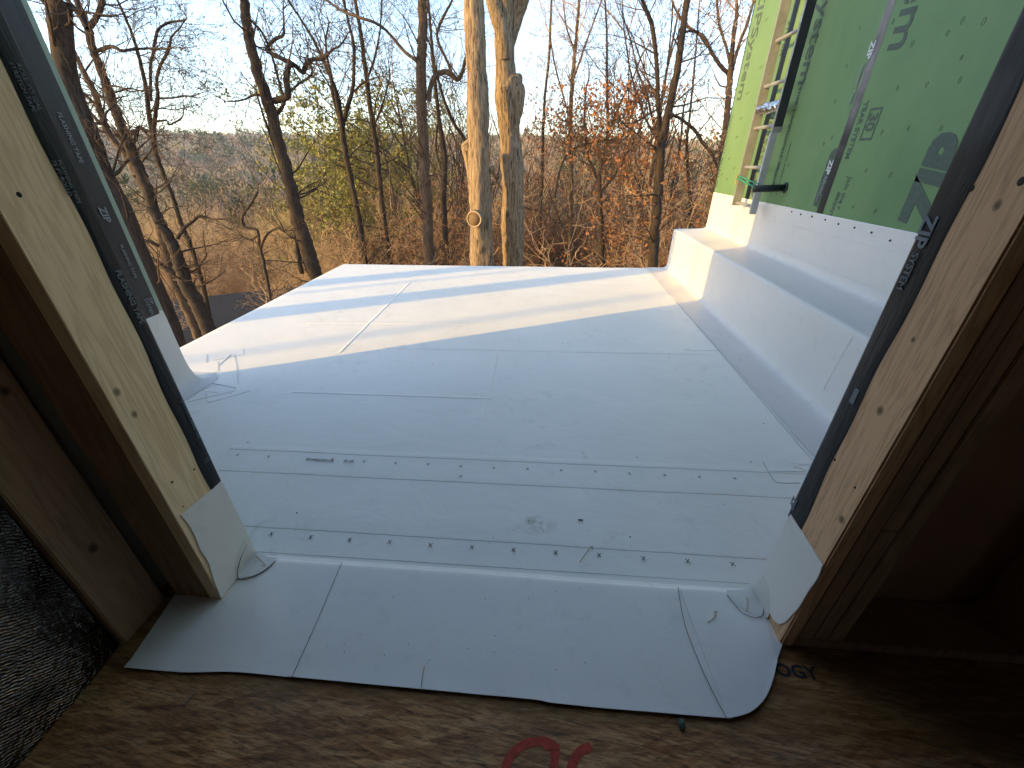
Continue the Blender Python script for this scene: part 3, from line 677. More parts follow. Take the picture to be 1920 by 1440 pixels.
boxes('printed_frame', [(XG-.0016, XG-.0004, p[1]-.055, p[1]-.045, p[2]-.085, p[2]+.085), (XG-.0016, XG-.0004, p[1]+.045, p[1]+.055, p[2]-.085, p[2]+.085), (XG-.0016, XG-.0004, p[1]-.0449, p[1]+.0449, p[2]-.085, p[2]-.072), (XG-.0016, XG-.0004, p[1]-.0449, p[1]+.0449, p[2]+.072, p[2]+.085)], M['grey_ink'], gw)
gtext('YEAR SYSTEM', 1622, 190, .058, True, bold=.0016, sx=.9); gtext('LIMITED WARRANTY', 1612, 190, .03, True, bold=.001, sx=.9)
gtext('Join the r', 1591, 331, .055, True, bold=.001, sx=.95); gtext('#zipsys', 1571, 360, .055, True, bold=.001, sx=.95)
gtext('ZIPSYSTEM  STRUCTURAL 1  24/16', 1447, 362, .05, False, bold=.0014); gtext('SIZED FOR SPACING  EXPOSURE 1', 1456, 366, .026, False, bold=.0006)
gtext('ZIP SYSTEM  STRUCTURAL', 1344, 352, .06, False, bold=.0012); gtext('30 YEAR\nSYSTEM', 1487, 34, .07, True, bold=.002)
gtext('ZIP', 1636, 78, .062, True, 'white_ink', .002, off=.0062); gtext('System Tape', 1618, 122, .04, True, 'pale_ink', .0005, off=.0062)
gtext('ZIP', 1558, 300, .062, True, 'white_ink', .002, off=.0062); gtext('System', 1549, 330, .045, True, 'pale_ink', .0005, off=.0062); gtext('TAPE', 1537, 358, .03, True, 'pale_ink', off=.0062)
# overdriven nails: ring shaped prints, and screws through the white base
t = Tubes(); rng = random.Random(11)
for q in [(1675, 40), (1777, 62), (1711, 82), (1588, 124), (1683, 165), (1738, 158), (1704, 240), (1765, 240), (1654, 248), (1670, 328), (1720, 328), (1624, 320), (1600, 388), (1641, 396), (1692, 404), (1612, 52), (1805, 38), (1845, 40), (1566, 190), (1560, 258), (1545, 270), (1478, 310), (1800, 150), (1803, 108)]:
    p = PX(*q, XG); a = np.linspace(0, 2*math.pi, 13); r = rng.uniform(.010, .016)
    t.add([(XG-.0008, p[1]+r*.55*math.cos(x), p[2]+r*math.sin(x)) for x in a], .0010, 4)
for q in [(1398, 100), (1436, 40), (1425, 130), (1400, 178), (1388, 225), (1380, 260), (1366, 300), (1352, 330), (1362, 338), (1375, 318), (1415, 200), (1432, 160)]:
    p = PX(*q, XG); t.add([(XG-.0008, p[1], p[2]), (XG-.0008, p[1]+.004, p[2]+.02)], .003, 4); t.add([(XG-.0008, p[1]-.03, p[2]+.01), (XG-.0008, p[1]-.028, p[2]+.026)], .003, 4)
t.build('nail_marks', [M['grey_ink']], gw)
t = Tubes()
for q in [(1486, 397), (1503, 402), (1524, 406), (1549, 412), (1574, 420), (1604, 427), (1636, 436), (1671, 451)]:
    p = PX(*q, XG); t.add([(XG-.004, p[1], p[2]), (XG-.0095, p[1], p[2])], .006, 8, cap=True)
t.build('fasteners', [M['grey_ink']], gw)
# drain stub in that wall
p = PX(1473, 352, XG)
t = Tubes(); t.add([(XG-.002, p[1], p[2]), (XG-.25, p[1], p[2]-.01)], .027, 18, cap=True); o = t.build('drain_stub', [M['pipe']], gw); tag(o, 'black pipe stub through the green wall')
t = Tubes(); t.add([(XG-.001, p[1], p[2]), (XG-.010, p[1], p[2])], .040, 18, cap=True); t.build('pipe_collar', [M['pipe']], o).matrix_parent_inverse = Matrix.Identity(4)

# ---- ladder hanging in front of the wall
lad = empty('ladder', 'aluminium ladder hanging upright in front of the green wall', 'ladder', (1.83, 4.2, .82))
ya, yb = 4.46, 4.045
def channel(name, yc, z0, z1, m, wx=.072, wy=.028, flip=1):
    return boxes(name, [(1.795, 1.795+wx, yc-.003*flip-.0025, yc-.003*flip+.0025, z0, z1), (1.795, 1.799, yc-wy/2, yc+wy/2, z0, z1), (1.791+wx, 1.795+wx, yc-wy/2, yc+wy/2, z0, z1)], m, lad)
boxes('rail', [(1.795, 1.872, ya-.012, ya+.012, .835, 4.6)], M['alu'], lad, bev=.003)
o = boxes('rail', [(1.795, 1.850, yb-.014, yb+.014, .80, 1.42)], M['alu_pale'], lad, bev=.003); tag(o, 'pale grey lower length of the near rail')
o = boxes('rail', [(1.800, 1.872, yb-.013, yb+.013, 1.421, 4.6)], M['alu'], lad, bev=.003)
s = boxes('rail_sticker', [(1.803, 1.869, yb-.0155, yb-.0138, 1.46, 4.5)], M['rail_dark'], o); s.matrix_parent_inverse = Matrix.Identity(4)
for zz, tx in ((1.98, 'CAUTION'), (1.86, 'LADDER'), (1.72, 'USE SAFELY'), (2.2, 'WARNING')):
    lettering(tx, .02, (1.7965, yb-.008, zz), (0, 0, -1), (0, -1, 0), M['white_ink'], lad, bold=.0006)
for z in (.86, 1.165, 1.47, 1.775, 2.08, 2.385, 2.69):
    t = Tubes(); t.add([(1.833, ya-.013, z), (1.833, yb+.013, z)], .014, 12); t.build('rung', [M['alu']], lad)
V = []; F = []; n, c = 26, 14
for i in range(n+1):
    for k in range(c+1):
        a = 2*math.pi*k/c; y = ya-.02+(yb-ya+.03)*i/n; r = .036+.010*mnoise.noise((y*26, math.cos(a)*2, math.sin(a)*2))+.006*mnoise.noise((y*60, a*2, 1))
        V.append((1.833+r*math.cos(a), y, 1.61+r*1.05*math.sin(a)))
for i in range(n):
    for k in range(c): a = i*(c+1)+k; F.append((a, a+1, a+c+2, a+c+1))
o = mesh_from('foil_wrap', V, F, [M['kitchen_foil']], lad); tag(o, 'crumpled bright foil wrapped between the rails')
st = empty('tie_strap', 'green strap tying the ladder to the black pipe stub', 'strap', (1.8, 4.25, 1.05))
line_tube('strap_band', [(1.79, ya+.02, 1.07), (1.786, ya-.06, 1.065), (1.788, 4.2, 1.035), (1.790, yb+.01, 1.02), (1.80, yb-.03, 1.022), (1.84, 3.92, 1.03)], .008, M['strap'], st)
line_tube('strap_band', [(1.80, ya+.02, 1.085), (1.792, 4.36, 1.083), (1.792, 4.2, 1.062), (1.80, yb-.02, 1.045)], .007, M['strap'], st)
line_tube('strap_end', [(1.79, ya+.015, 1.10), (1.785, ya+.02, 1.06), (1.79, ya+.012, 1.02)], .006, M['straw'], st)

# ---- bits on the strand board floor
red = empty('paint_mark', 'red spray painted letters on the strand board floor', 'paint mark', tuple(PZ(1040, 1410, .031)))
def paint(px, wpx, z=.0308):
    P = smooth_line([(x, y) for x, y in px], 30); V = []; F = []
    for i in range(len(P)):
        d = P[min(i+1, len(P)-1)]-P[max(i-1, 0)]; d = d/np.linalg.norm(d); n_ = np.array([-d[1], d[0]]); ww = wpx*(.85+.25*mnoise.noise((i*.6, wpx, 0)))
        for s in (-1, -.5, 0, .5, 1): V.append(PZ(*(P[i]+n_*s*ww), z))
    for i in range(len(P)-1):
        for k in range(4): a = i*5+k; F.append((a, a+1, a+6, a+5))
    o = mesh_from('paint_stroke', V, F, [M['red']], red)
paint([(940, 1470), (952, 1428), (975, 1400), (1010, 1390), (1035, 1396), (1040, 1425), (1030, 1470)], 10); paint([(1020, 1402), (1050, 1400)], 6, .0312); paint([(1108, 1398), (1085, 1412), (1072, 1440), (1075, 1475)], 11)
bm = bmesh.new(); bmesh.ops.create_icosphere(bm, subdivisions=3, radius=1); p = PZ(1277, 1361, .031)
for v in bm.verts:
    k = 1+.5*mnoise.noise(v.co*2.2)+.2*mnoise.noise(v.co*6); v.co = Vector((p[0]+v.co.x*.007*k, p[1]+v.co.y*.011*k, .040+v.co.z*.009*k))
me = bpy.data.meshes.new('foam_crumb'); bm.to_mesh(me); bm.free(); tag(link('foam_crumb', me, None, [M['pebble']]), 'small grey green crumb on the floor below the membrane corner', 'crumb')
o = line_tube('wood_splinter', [PZ(365, 1297, .034), PZ(356, 1308, .036), PZ(345, 1325, .033)], .0022, M['splinter']); tag(o, 'thin pale wood splinter on the floor below the left sheet', 'splinter')
p = PZ(1458, 1266, .031); lettering('OGY', .045, (p[0], p[1], .0306), (1, -.02, 0), (.02, 1, 0), M['ink'], fl, bold=.001, sx=1.1)
# ================================================================== land beyond the house
def ground_z(x, y):
    y = max(y, -60.0); r = math.hypot(x*.75, y)
    if r < 30: z = -4.2-.20*max(0, y-4)*min(1, r/30)-.02*abs(x)
    else: z = -4.2-.20*26
    if r >= 30:
        t = min(1, (r-30)/110); z += -13.0*t*t*(3-2*t)
        t2 = max(0, min(1, (r-170)/480)); z += (39-9*max(0, min(1, (x+60)/260)))*t2*t2*(3-2*t2)
        z += 3.5*mnoise.noise((x*.012, y*.012, 1))*min(1, r/150)+3.0*mnoise.noise((x*.022, y*.01, 6))*max(0, min(1, (r-250)/200))
    return z+.35*mnoise.noise((x*.12, y*.12, 4))
rs = np.concatenate([np.linspace(0, 60, 46), np.linspace(63, 260, 60), np.linspace(266, 900, 60)]); ns = 150
V = []; F = []
for r in rs:
    for k in range(ns+1):
        a = R_(-30+240*k/ns); x, y = r*math.cos(a)*1.33, r*math.sin(a); V.append((x, y, ground_z(x, y)))
for i in range(len(rs)-1):
    for k in range(ns): a = i*(ns+1)+k; F.append((a, a+1, a+ns+2, a+ns+1))
g = mesh_from('ground', V, F, [M['ground']], None, smooth=True); tag(g, 'brown leaf covered hillside below the roof deck', kind='structure')

# ------------------------------------------------------------------ bare trees
def unit(v): return v/(np.linalg.norm(v)+1e-9)
def turn(d, ang, rng):
    a = rng.normal(size=3); a = unit(np.cross(d, a)); return unit(d*math.cos(ang)+a*math.sin(ang))
def limb(T, p, d, L, r, lev, maxlev, rng, tips, up=.12, kink=.22, kids=(6, 5, 4, 3, 3), rmin=.003, spread=(.5, 1.05)):
    """one limb and everything that grows from it; T[0] takes thick wood, T[1] takes twigs"""
    n = 7 if lev == 0 else 6 if lev == 1 else 4 if lev < maxlev else 3
    P = [np.array(p, float)]; d = unit(np.array(d, float)); ds = [d]
    for i in range(n):
        d = unit(d+rng.normal(size=3)*kink+np.array([0, 0, up])); P.append(P[-1]+d*L/n); ds.append(d)
    tt = np.linspace(0, 1, n+1); rad = np.maximum(rmin*.7, r*(1-.78*tt))
    (T[0] if r > .028 else T[1]).add(P, rad, 7 if r > .05 else 5 if r > .015 else 3)
    if lev >= maxlev: tips.append((P[-1], d)); tips.append((P[1], ds[1])); return
    k = kids[min(lev, len(kids)-1)]; k = max(1, int(k*rng.uniform(.8, 1.25)))
    for q in range(k):
        t = rng.uniform(.22, 1.0) if q else 1.0; i = min(int(t*n), n-1); f = t*n-i
        b = P[i]*(1-f)+P[i+1]*f; rr = max(rmin, r*(1-.78*t)*rng.uniform(.5, .75)); ll = L*rng.uniform(.42, .72)*(1.1-.45*t)
        limb(T, b, turn(ds[i+1], rng.uniform(*spread), rng), ll, rr, lev+1, maxlev, rng, tips, up, kink*1.1, kids, rmin, spread)
def leaves_mesh(name, spots, size, rng, m, parent, per=1, hang=.6):
    n = len(spots)*per
    if not n: return None
    C = np.repeat(np.array([s[0] for s in spots]), per, 0)+rng.normal(size=(n, 3))*size*.9
    ax = rng.normal(size=(n, 3)); ax[:, 2] -= hang; ax /= np.linalg.norm(ax, axis=1)[:, None]
    b = np.cross(ax, rng.normal(size=(n, 3))); b /= np.linalg.norm(b, axis=1)[:, None]; c_ = np.cross(ax, b)
    s = size*rng.uniform(.6, 1.25, (n, 1))
    V = np.stack([C, C+ax*s*.5+b*s*.30+c_*s*.12, C+ax*s, C+ax*s*.5-b*s*.30+c_*s*.12], 1).reshape(-1, 3)
    i = np.arange(n)[:, None]*4; F = np.concatenate([i+[[0, 1, 2]], i+[[0, 2, 3]]])
    return fast_mesh(name, V, F, [m], parent)

def base_of(P):                       # carry a traced stem straight down to the ground
    d = unit(P[1]-P[0]); d = unit(np.array([-d[0]*.6, -d[1]*.3, -1])); b = P[0].copy(); q = [b]
    while q[-1][2] > ground_z(q[-1][0], q[-1][1])-.3 and len(q) < 40: q.append(q[-1]+d*.6)
    return q[::-1]
def traced_tree(label, Y, stems, bark, twigm, seed, extra=(), crown=(5.0, 3), side=(10, 1.6, 3), leaf=None, group=None, sides=9, rough=0.0, ext=True, cat='tree', rmin=.0045, twigs=True):
    """stems: pixel polylines (x, y, width) listed upward, seen at distance Y; the first one reaches the ground"""
    rng = np.random.default_rng(seed); T = [Tubes(), Tubes()]; tips = []; root = None
    for si, st in enumerate(stems):
        Yd = Y[si] if isinstance(Y, (list, tuple)) else Y
        pr = [(PY(x, y, Yd+.25*Yd/15*math.sin(x*.05+si*2)*(0 if si == 0 else 1))) for x, y, _ in st]; pr = np.array(pr); rd = np.array([w*pxsize(p)/2 for p, (_, _, w) in zip(pr, st)])
        if si == 0:
            q = base_of(pr); q = np.array(q[:-1]) if len(q) > 1 else np.zeros((0, 3)); k = len(q)
            if k: pr = np.vstack([q, pr]); rd = np.concatenate([rd[0]*np.linspace(1.35, 1.02, k), rd])
            root = empty('bare_tree', label, cat, tuple(pr[0]), group)
        N = max(14, len(pr)*(7 if not rough else 26)); S = smooth_line(np.column_stack([pr, rd]), N); S[:, 3] = np.maximum(S[:, 3], .004)
        if not rough: S[:, :3] += rng.normal(size=(N, 3))*S[:, 3:4]*.10
        T[0 if S[:, 3].max() > .02 else 1].add(S[:, :3], S[:, 3], (36 if rough and si < 3 else sides), bark=rough if si < 3 else (.10 if S[0, 3] > .05 else 0), seed=seed)
        d = unit(S[-1, :3]-S[-4, :3]); n_s, L_s, lev = side
        if ext and st[-1][1] <= 12 and S[-1, 3] > .012: limb(T, S[-1, :3], d+np.array([0, 0, .2]), crown[0], S[-1, 3]*.95, 0, crown[1], rng, tips, rmin=rmin)
        elif ext and not (rough and si == 1): limb(T, S[-1, :3], d, max(.6, 30*S[-1, 3]), S[-1, 3]*.9, 1, 1+min(lev, 3), rng, tips, rmin=rmin)
        if twigs:
            for q in range(int(n_s*1.5*(1 if si == 0 else .6))):
                i = int(rng.uniform(.25, .98)*(N-1))
                if S[i, 2] < -3: continue
                r0 = S[i, 3]*rng.uniform(.15, .4); dd = turn(unit(S[min(i+1, N-1), :3]-S[i-1, :3]), rng.uniform(.6, 1.3), rng)
                limb(T, S[i, :3], dd, L_s*rng.uniform(.5, 1.2), max(rmin*1.6, min(r0, .03)), 2, 2+lev-1, rng, tips, up=.05, rmin=rmin)
    for P0, P1, r0 in extra: T[0].add(np.array([P0, P1]), [r0, r0], 16, cap=True)
    T[0].build('trunk', [bark], root)
    if T[1].n: T[1].build('branches', [twigm], root)
    if leaf and tips:
        cand = [q for q in tips if len(leaf) < 4 or (q[0][2] < leaf[3] and mnoise.noise(q[0]*.9) > -.35)]
        k = [cand[i] for i in rng.choice(len(cand), min(len(cand), int(len(cand)*leaf[1])), replace=False)]
        leaves_mesh('leaves', k, leaf[2], rng, leaf[0], root, per=1 if len(leaf) < 4 else 3)
    return root
BP, BD, BM = M['bark_pale'], M['bark_dark'], M['bark_mid']; TW, TT = M['twig'], M['twig_tan']

# the two thick pale trunks right behind the deck
Y1 = 9.4
p0 = PY(888, 410, Y1-.22)
t1 = traced_tree('thick pale straight trunk with two sawn limb stubs, behind the middle of the deck', Y1, [[(903, 500, 42), (902, 440, 42), (900, 380, 43), (899, 320, 40), (897, 250, 39), (895, 180, 39), (892, 110, 39), (890, 50, 39), (888, 0, 39), (887, -90, 38), (888, -200, 36)],
    [(893, 352, 26), (886, 320, 22), (879, 295, 19), (872, 270, 17)]], BP, TW, 1, rough=.17, crown=(5, 3), side=(0, 1, 2), twigs=False)
def stub(pc, dirn, r, L, parent):
    d = unit(np.array(dirn, float)); t = Tubes(); t.add([pc-d*L, pc-d*L*.5, pc-d*.01], [r*1.25, r*1.05, r], 22, bark=.06, seed=3); t.build('limb_stub', [BP], parent)
    t = Tubes(); t.add([pc-d*.02, pc], [r*.86, r*.84], 22, cap=True); o = t.build('sawn_face', [M['cut_wood']], parent, smooth=False)
    a = unit(np.cross(d, [0, 0, 1.])); b_ = np.cross(d, a); t = Tubes(); t.add([pc+(a*math.cos(q)+b_*math.sin(q))*r*.93 for q in np.linspace(0, 2*math.pi, 25)], r*.11, 6); t.build('bark_rim', [M['cut_rim']], parent)
sz = pxsize(p0)
stub(PY(889, 411, Y1-.40), (-.12, -1, -.05), 14*sz, .42, t1); stub(PY(874, 266, Y1-.02), (-.45, -.25, .85), 9*sz, .12, t1)
t2 = traced_tree('thick pale trunk with a round burl, forking above, right of its straight twin', Y1+.75, [[(963, 500, 38), (962, 440, 40), (961, 380, 41), (961, 330, 40), (958, 290, 39), (955, 250, 38), (952, 215, 39), (950, 180, 42), (948, 145, 40), (946, 100, 38), (945, 60, 38)],
    [(947, 112, 24), (945, 82, 27), (938, 50, 27), (929, 20, 24), (920, -12, 23), (900, -90, 22), (878, -190, 20)], [(948, 118, 24), (951, 84, 30), (958, 50, 32), (968, 20, 31), (979, -12, 30), (996, -90, 28), (1018, -190, 26)]], BP, TW, 2, rough=.17, crown=(5, 3), side=(0, 1, 2), twigs=False)
bm = bmesh.new(); bmesh.ops.create_icosphere(bm, subdivisions=5, radius=1); pc = PY(960, 178, Y1+.72)
for v in bm.verts:
    k = 1+.22*mnoise.noise(v.co*1.7)+.10*mnoise.noise((v.co.x*6, v.co.y*6, v.co.z*2)); v.co = Vector((pc[0]+v.co.x*.28*k+(.0 if v.co.z > 0 else .06*v.co.z), pc[1]+v.co.y*.24*k, pc[2]+v.co.z*(.36 if v.co.z > 0 else .85)*k))
me = bpy.data.meshes.new('burl'); bm.to_mesh(me); bm.free(); me.polygons.foreach_set('use_smooth', [True]*len(me.polygons)); link('burl', me, t2, [BP])
bm = bmesh.new(); bmesh.ops.create_icosphere(bm, subdivisions=4, radius=1); pc = PY(976, 318, Y1+.75)
for v in bm.verts: v.co = Vector((pc[0]+v.co.x*.09, pc[1]+v.co.y*.1, pc[2]+v.co.z*.13))
me = bpy.data.meshes.new('burl'); bm.to_mesh(me); bm.free(); me.polygons.foreach_set('use_smooth', [True]*len(me.polygons)); link('burl', me, t2, [BP])

traced_tree('brown slender straight trunk left of the two pale trunks', 15, [[(806, 500, 20), (803, 440, 20), (799, 370, 20), (795, 300, 20), (792, 220, 20), (789, 120, 19), (792, 60, 18), (792, 0, 17)],
    [(782, 115, 6), (757, 95, 6), (729, 62, 5), (705, 44, 5), (672, 32, 5), (640, 20, 4), (612, 0, 4)], [(803, 188, 9), (808, 160, 9), (818, 141, 9), (832, 135, 9), (846, 139, 9), (858, 149, 8), (866, 138, 7), (872, 115, 6), (877, 100, 5)], [(848, 139, 5), (836, 110, 5), (824, 85, 5), (820, 60, 5), (832, 30, 5), (845, 8, 4)]], BM, TW, 3, side=(16, 1.8, 4))
traced_tree('dark crooked tree between the brown trunk and the pale trunks', 17, [[(836, 500, 13), (834, 430, 12), (831, 370, 12), (834, 300, 10), (826, 240, 8), (818, 180, 7), (812, 110, 6), (806, 40, 5), (803, 0, 4)],
    [(872, 262, 6), (850, 228, 6), (834, 190, 5), (822, 150, 5), (810, 100, 4)], [(832, 330, 5), (818, 280, 4), (822, 220, 3)]], BD, TW, 4, side=(20, 2.0, 4))
traced_tree('dark leaning trunk with one contorted crooked limb on its right', 13, [[(592, 520, 24), (578, 470, 26), (556, 400, 24), (541, 335, 22), (522, 268, 20), (507, 205, 21), (482, 133, 19), (465, 57, 18), (458, 0, 16)],
    [(512, 190, 11), (527, 186, 11), (540, 178, 12), (537, 150, 11), (541, 125, 10), (546, 119, 9), (528, 110, 8), (508, 100, 7), (499, 92, 6), (503, 86, 6), (516, 73, 6), (531, 65, 5), (532, 46, 4)],
    [(548, 119, 8), (558, 127, 8), (568, 135, 8), (575, 119, 8), (588, 111, 7), (604, 111, 6), (616, 100, 5)], [(544, 171, 4), (562, 156, 4), (578, 146, 4), (586, 135, 4), (580, 121, 4)], [(512, 223, 8), (524, 208, 7), (533, 190, 6), (525, 160, 5), (510, 105, 4), (492, 62, 4), (476, 44, 4)],
    [(502, 184, 4), (478, 178, 4), (460, 186, 3), (440, 190, 3)], [(566, 512, 8), (556, 450, 7), (545, 370, 7), (520, 290, 6), (495, 220, 4), (480, 170, 3)]], BD, TW, 5, side=(14, 1.7, 4), leaf=(M['leaf_brown'], .05, .07))
traced_tree('thin dark trunk with a high fork, right of the leaning crooked tree', 17, [[(685, 500, 11), (676, 430, 11), (665, 370, 10), (648, 288, 10), (641, 235, 10)], [(641, 240, 8), (652, 200, 8), (661, 168, 7), (664, 120, 6), (663, 83, 6), (654, 45, 5), (644, 0, 5)], [(640, 235, 7), (630, 180, 6), (618, 142, 6), (605, 111, 6), (586, 72, 5), (560, 30, 4), (540, 0, 4)], [(641, 235, 5), (636, 185, 5), (617, 135, 5)], [(664, 172, 4), (680, 156, 4), (690, 150, 3)]], BD, TW, 6, side=(16, 1.9, 4), leaf=(M['leaf_brown'], .12, .085))
traced_tree('thin straight dark trunk left of the brown slender trunk', 18, [[(733, 500, 11), (724, 440, 10), (714, 361, 10), (705, 274, 10), (693, 190, 9), (683, 110, 8), (676, 60, 7), (666, 0, 6)], [(688, 150, 4), (702, 110, 4), (712, 60, 3), (716, 0, 3)], [(700, 240, 4), (716, 200, 3), (730, 150, 3)]], BD, TW, 7, side=(18, 1.9, 4))
traced_tree('large dark furrowed trunk close behind the left wall corner', 8, [[(338, 660, 24), (322, 610, 25), (297, 550, 26), (264, 475, 27), (234, 400, 28), (192, 320, 29), (164, 244, 30), (146, 200, 30), (125, 145, 34), (118, 90, 34), (113, 44, 36), (110, 0, 36)], [(212, 328, 6), (222, 322, 6), (230, 312, 5), (240, 300, 4)], [(96, 20, 8), (84, 6, 7), (70, -10, 6)]], BD, TW, 8, side=(8, 1.3, 4), rough=.09)
traced_tree('twin stemmed dark tree at the left with a Y fork above the skyline', 11, [[(388, 612, 25), (365, 562, 25), (342, 512, 22), (330, 475, 20), (311, 435, 19), (290, 398, 18), (277, 355, 18), (260, 315, 19), (244, 280, 19), (231, 244, 17), (213, 200, 16), (198, 156, 14), (180, 107, 13), (170, 78, 13), (164, 49, 13)],
    [(165, 55, 10), (150, 30, 9), (130, 5, 8), (120, -10, 8)], [(166, 52, 10), (178, 38, 9), (188, 18, 9), (194, 0, 8)], [(184, 95, 6), (205, 87, 6), (218, 90, 6), (229, 95, 5), (255, 92, 4), (285, 91, 4), (310, 92, 3)], [(243, 268, 6), (252, 264, 6), (257, 252, 6), (257, 242, 5), (262, 238, 5), (276, 246, 4)], [(201, 176, 4), (220, 172, 3), (244, 166, 3), (268, 172, 2)], [(201, 190, 5), (186, 178, 4), (176, 168, 4)], [(332, 448, 6), (345, 428, 6), (362, 415, 5), (375, 405, 5), (400, 411, 4), (432, 409, 3)]], BD, TW, 9, side=(12, 1.5, 4))
traced_tree('slimmer leaning stem beside the twin stemmed dark tree', 11.6, [[(368, 620, 16), (350, 575, 17), (320, 510, 16), (300, 430, 13), (278, 370, 13), (249, 311, 12), (231, 284, 12), (204, 251, 12), (187, 204, 11), (175, 169, 10), (153, 127, 8), (140, 100, 8), (132, 85, 7), (128, 40, 6), (130, 0, 5)], [(188, 232, 6), (172, 214, 6), (158, 194, 6), (146, 180, 5)], [(260, 450, 6), (278, 452, 6), (298, 462, 6)], [(180, 196, 6), (166, 184, 5), (150, 168, 5)], [(272, 478, 6), (300, 498, 7), (330, 520, 7)], [(250, 330, 5), (268, 300, 4), (282, 285, 3)]], BM, TW, 10, side=(10, 1.5, 4))
traced_tree('thin twin stemmed sapling tree with a curled limb, left of the open sky', 13, [[(396, 610, 7), (382, 540, 8), (370, 500, 8), (355, 455, 8), (338, 415, 8), (325, 372, 7), (308, 330, 7), (293, 290, 8), (287, 255, 9), (280, 222, 8), (273, 160, 7), (258, 98, 6), (246, 60, 5), (234, 30, 5), (220, 0, 4)], [(288, 262, 7), (290, 225, 7), (296, 185, 6), (294, 150, 5), (300, 125, 5), (316, 95, 5)], [(283, 190, 5), (282, 130, 5), (287, 100, 5), (293, 65, 5), (300, 52, 4), (318, 42, 4), (345, 38, 3)], [(297, 184, 4), (320, 184, 3), (348, 180, 3), (372, 184, 2)], [(277, 246, 6), (262, 240, 6), (256, 248, 6)], [(290, 228, 4), (312, 226, 3), (318, 234, 3), (340, 222, 3)]], BD, TW, 11, side=(18, 1.7, 4), leaf=(M['leaf_brown'], .04, .06))
traced_tree('dark forked trunk with brown leaves round the fork, left of the green wall', 13, [[(1224, 500, 19), (1228, 430, 18), (1232, 380, 18), (1236, 320, 18), (1240, 278, 16), (1247, 239, 15), (1260, 178, 14), (1272, 117, 13), (1280, 55, 12), (1288, 0, 12)], [(1239, 268, 11), (1237, 240, 9), (1234, 194, 8), (1231, 120, 8), (1223, 50, 8), (1212, 20, 7), (1204, 0, 6)], [(1255, 212, 5), (1278, 224, 5), (1302, 244, 6), (1318, 268, 6), (1332, 284, 5), (1344, 310, 4)], [(1283, 60, 4), (1300, 58, 4), (1310, 62, 4)], [(1240, 200, 3), (1220, 212, 3), (1190, 230, 3)]], BD, TW, 12, side=(16, 1.7, 4), leaf=(M['leaf_brown'], .4, .12, 1.9))
traced_tree('reddish brown tree with spreading forks just left of the green wall', 17, [[(1338, 370, 12), (1350, 310, 12), (1361, 236, 11), (1366, 180, 11), (1369, 139, 11)], [(1369, 141, 7), (1352, 124, 7), (1335, 100, 6), (1320, 70, 6), (1297, 55, 5), (1280, 40, 4), (1262, 8, 4)], [(1371, 138, 7), (1378, 110, 7), (1386, 83, 6), (1399, 50, 6), (1408, 20, 5), (1414, 0, 5)], [(1370, 130, 6), (1363, 92, 5), (1349, 47, 5), (1344, 0, 4)], [(1375, 95, 4), (1374, 60, 4), (1380, 30, 3)]], BM, TT, 13, side=(16, 1.7, 4), leaf=(M['leaf_brown'], .12, .08))
traced_tree('slim tall brown trunk standing right of the forked pale trunk', 19, [[(1072, 500, 10), (1070, 420, 9), (1071, 325, 9), (1069, 240, 8), (1072, 170, 8), (1077, 108, 7), (1082, 50, 6), (1086, 0, 5)], [(1075, 150, 4), (1092, 100, 4), (1110, 50, 3), (1128, 0, 3)], [(1071, 230, 4), (1056, 180, 3), (1040, 120, 3), (1030, 60, 3)], [(1076, 90, 3), (1062, 50, 3), (1056, 0, 2)]], BM, TT, 14, side=(26, 1.9, 4), leaf=(M['leaf_brown'], .2, .11, 3.0))
traced_tree('leafy russet tree with fine upright branches in the middle of the right half', 16, [[(1128, 500, 12), (1127, 440, 11), (1125, 380, 9), (1124, 330, 7), (1130, 290, 6), (1140, 250, 6), (1138, 170, 5), (1138, 72, 4), (1134, 0, 3)], [(1124, 340, 6), (1105, 300, 5), (1096, 240, 4), (1098, 180, 4)], [(1040, 370, 4), (1052, 312, 4), (1074, 280, 4), (1110, 268, 4), (1150, 262, 3)], [(1126, 360, 5), (1150, 330, 5), (1180, 280, 4), (1200, 240, 3)], [(1140, 250, 4), (1160, 200, 4), (1185, 150, 3), (1205, 100, 3)]], BD, TW, 15, side=(32, 1.8, 4), leaf=(M['leaf_orange'], .28, .12, 3.3))
traced_tree('thin bare sapling with twisted twigs at the deck edge below the leaning trunk', 10.5, [[(508, 560, 5), (496, 500, 6), (487, 460, 5), (482, 432, 5), (458, 425, 5), (455, 405, 4), (472, 380, 4), (482, 360, 3)], [(488, 470, 4), (500, 440, 4), (520, 428, 4), (532, 434, 3), (526, 418, 3)], [(484, 440, 3), (470, 450, 3), (452, 442, 3)]], BD, TW, 16, side=(12, .9, 3), ext=True)
traced_tree('slim dark pole tree between the pale twin trunks and the russet tree', 21, [[(1010, 500, 7), (1012, 420, 7), (1016, 340, 6), (1018, 260, 6), (1022, 180, 5), (1030, 100, 5), (1034, 0, 4)]], BD, TT, 17, side=(22, 1.8, 4), leaf=(M['leaf_orange'], .22, .11, 2.6))
traced_tree('thin grey sapling tree left of the arching limb near the green wall', 20, [[(1295, 380, 6), (1290, 320, 5), (1288, 270, 5), (1294, 210, 4), (1300, 150, 4), (1305, 90, 3), (1310, 20, 3)], [(1256, 370, 5), (1268, 310, 4), (1276, 265, 4), (1282, 200, 3)]], BD, TW, 18, side=(20, 1.5, 4), leaf=(M['leaf_brown'], .06, .07))
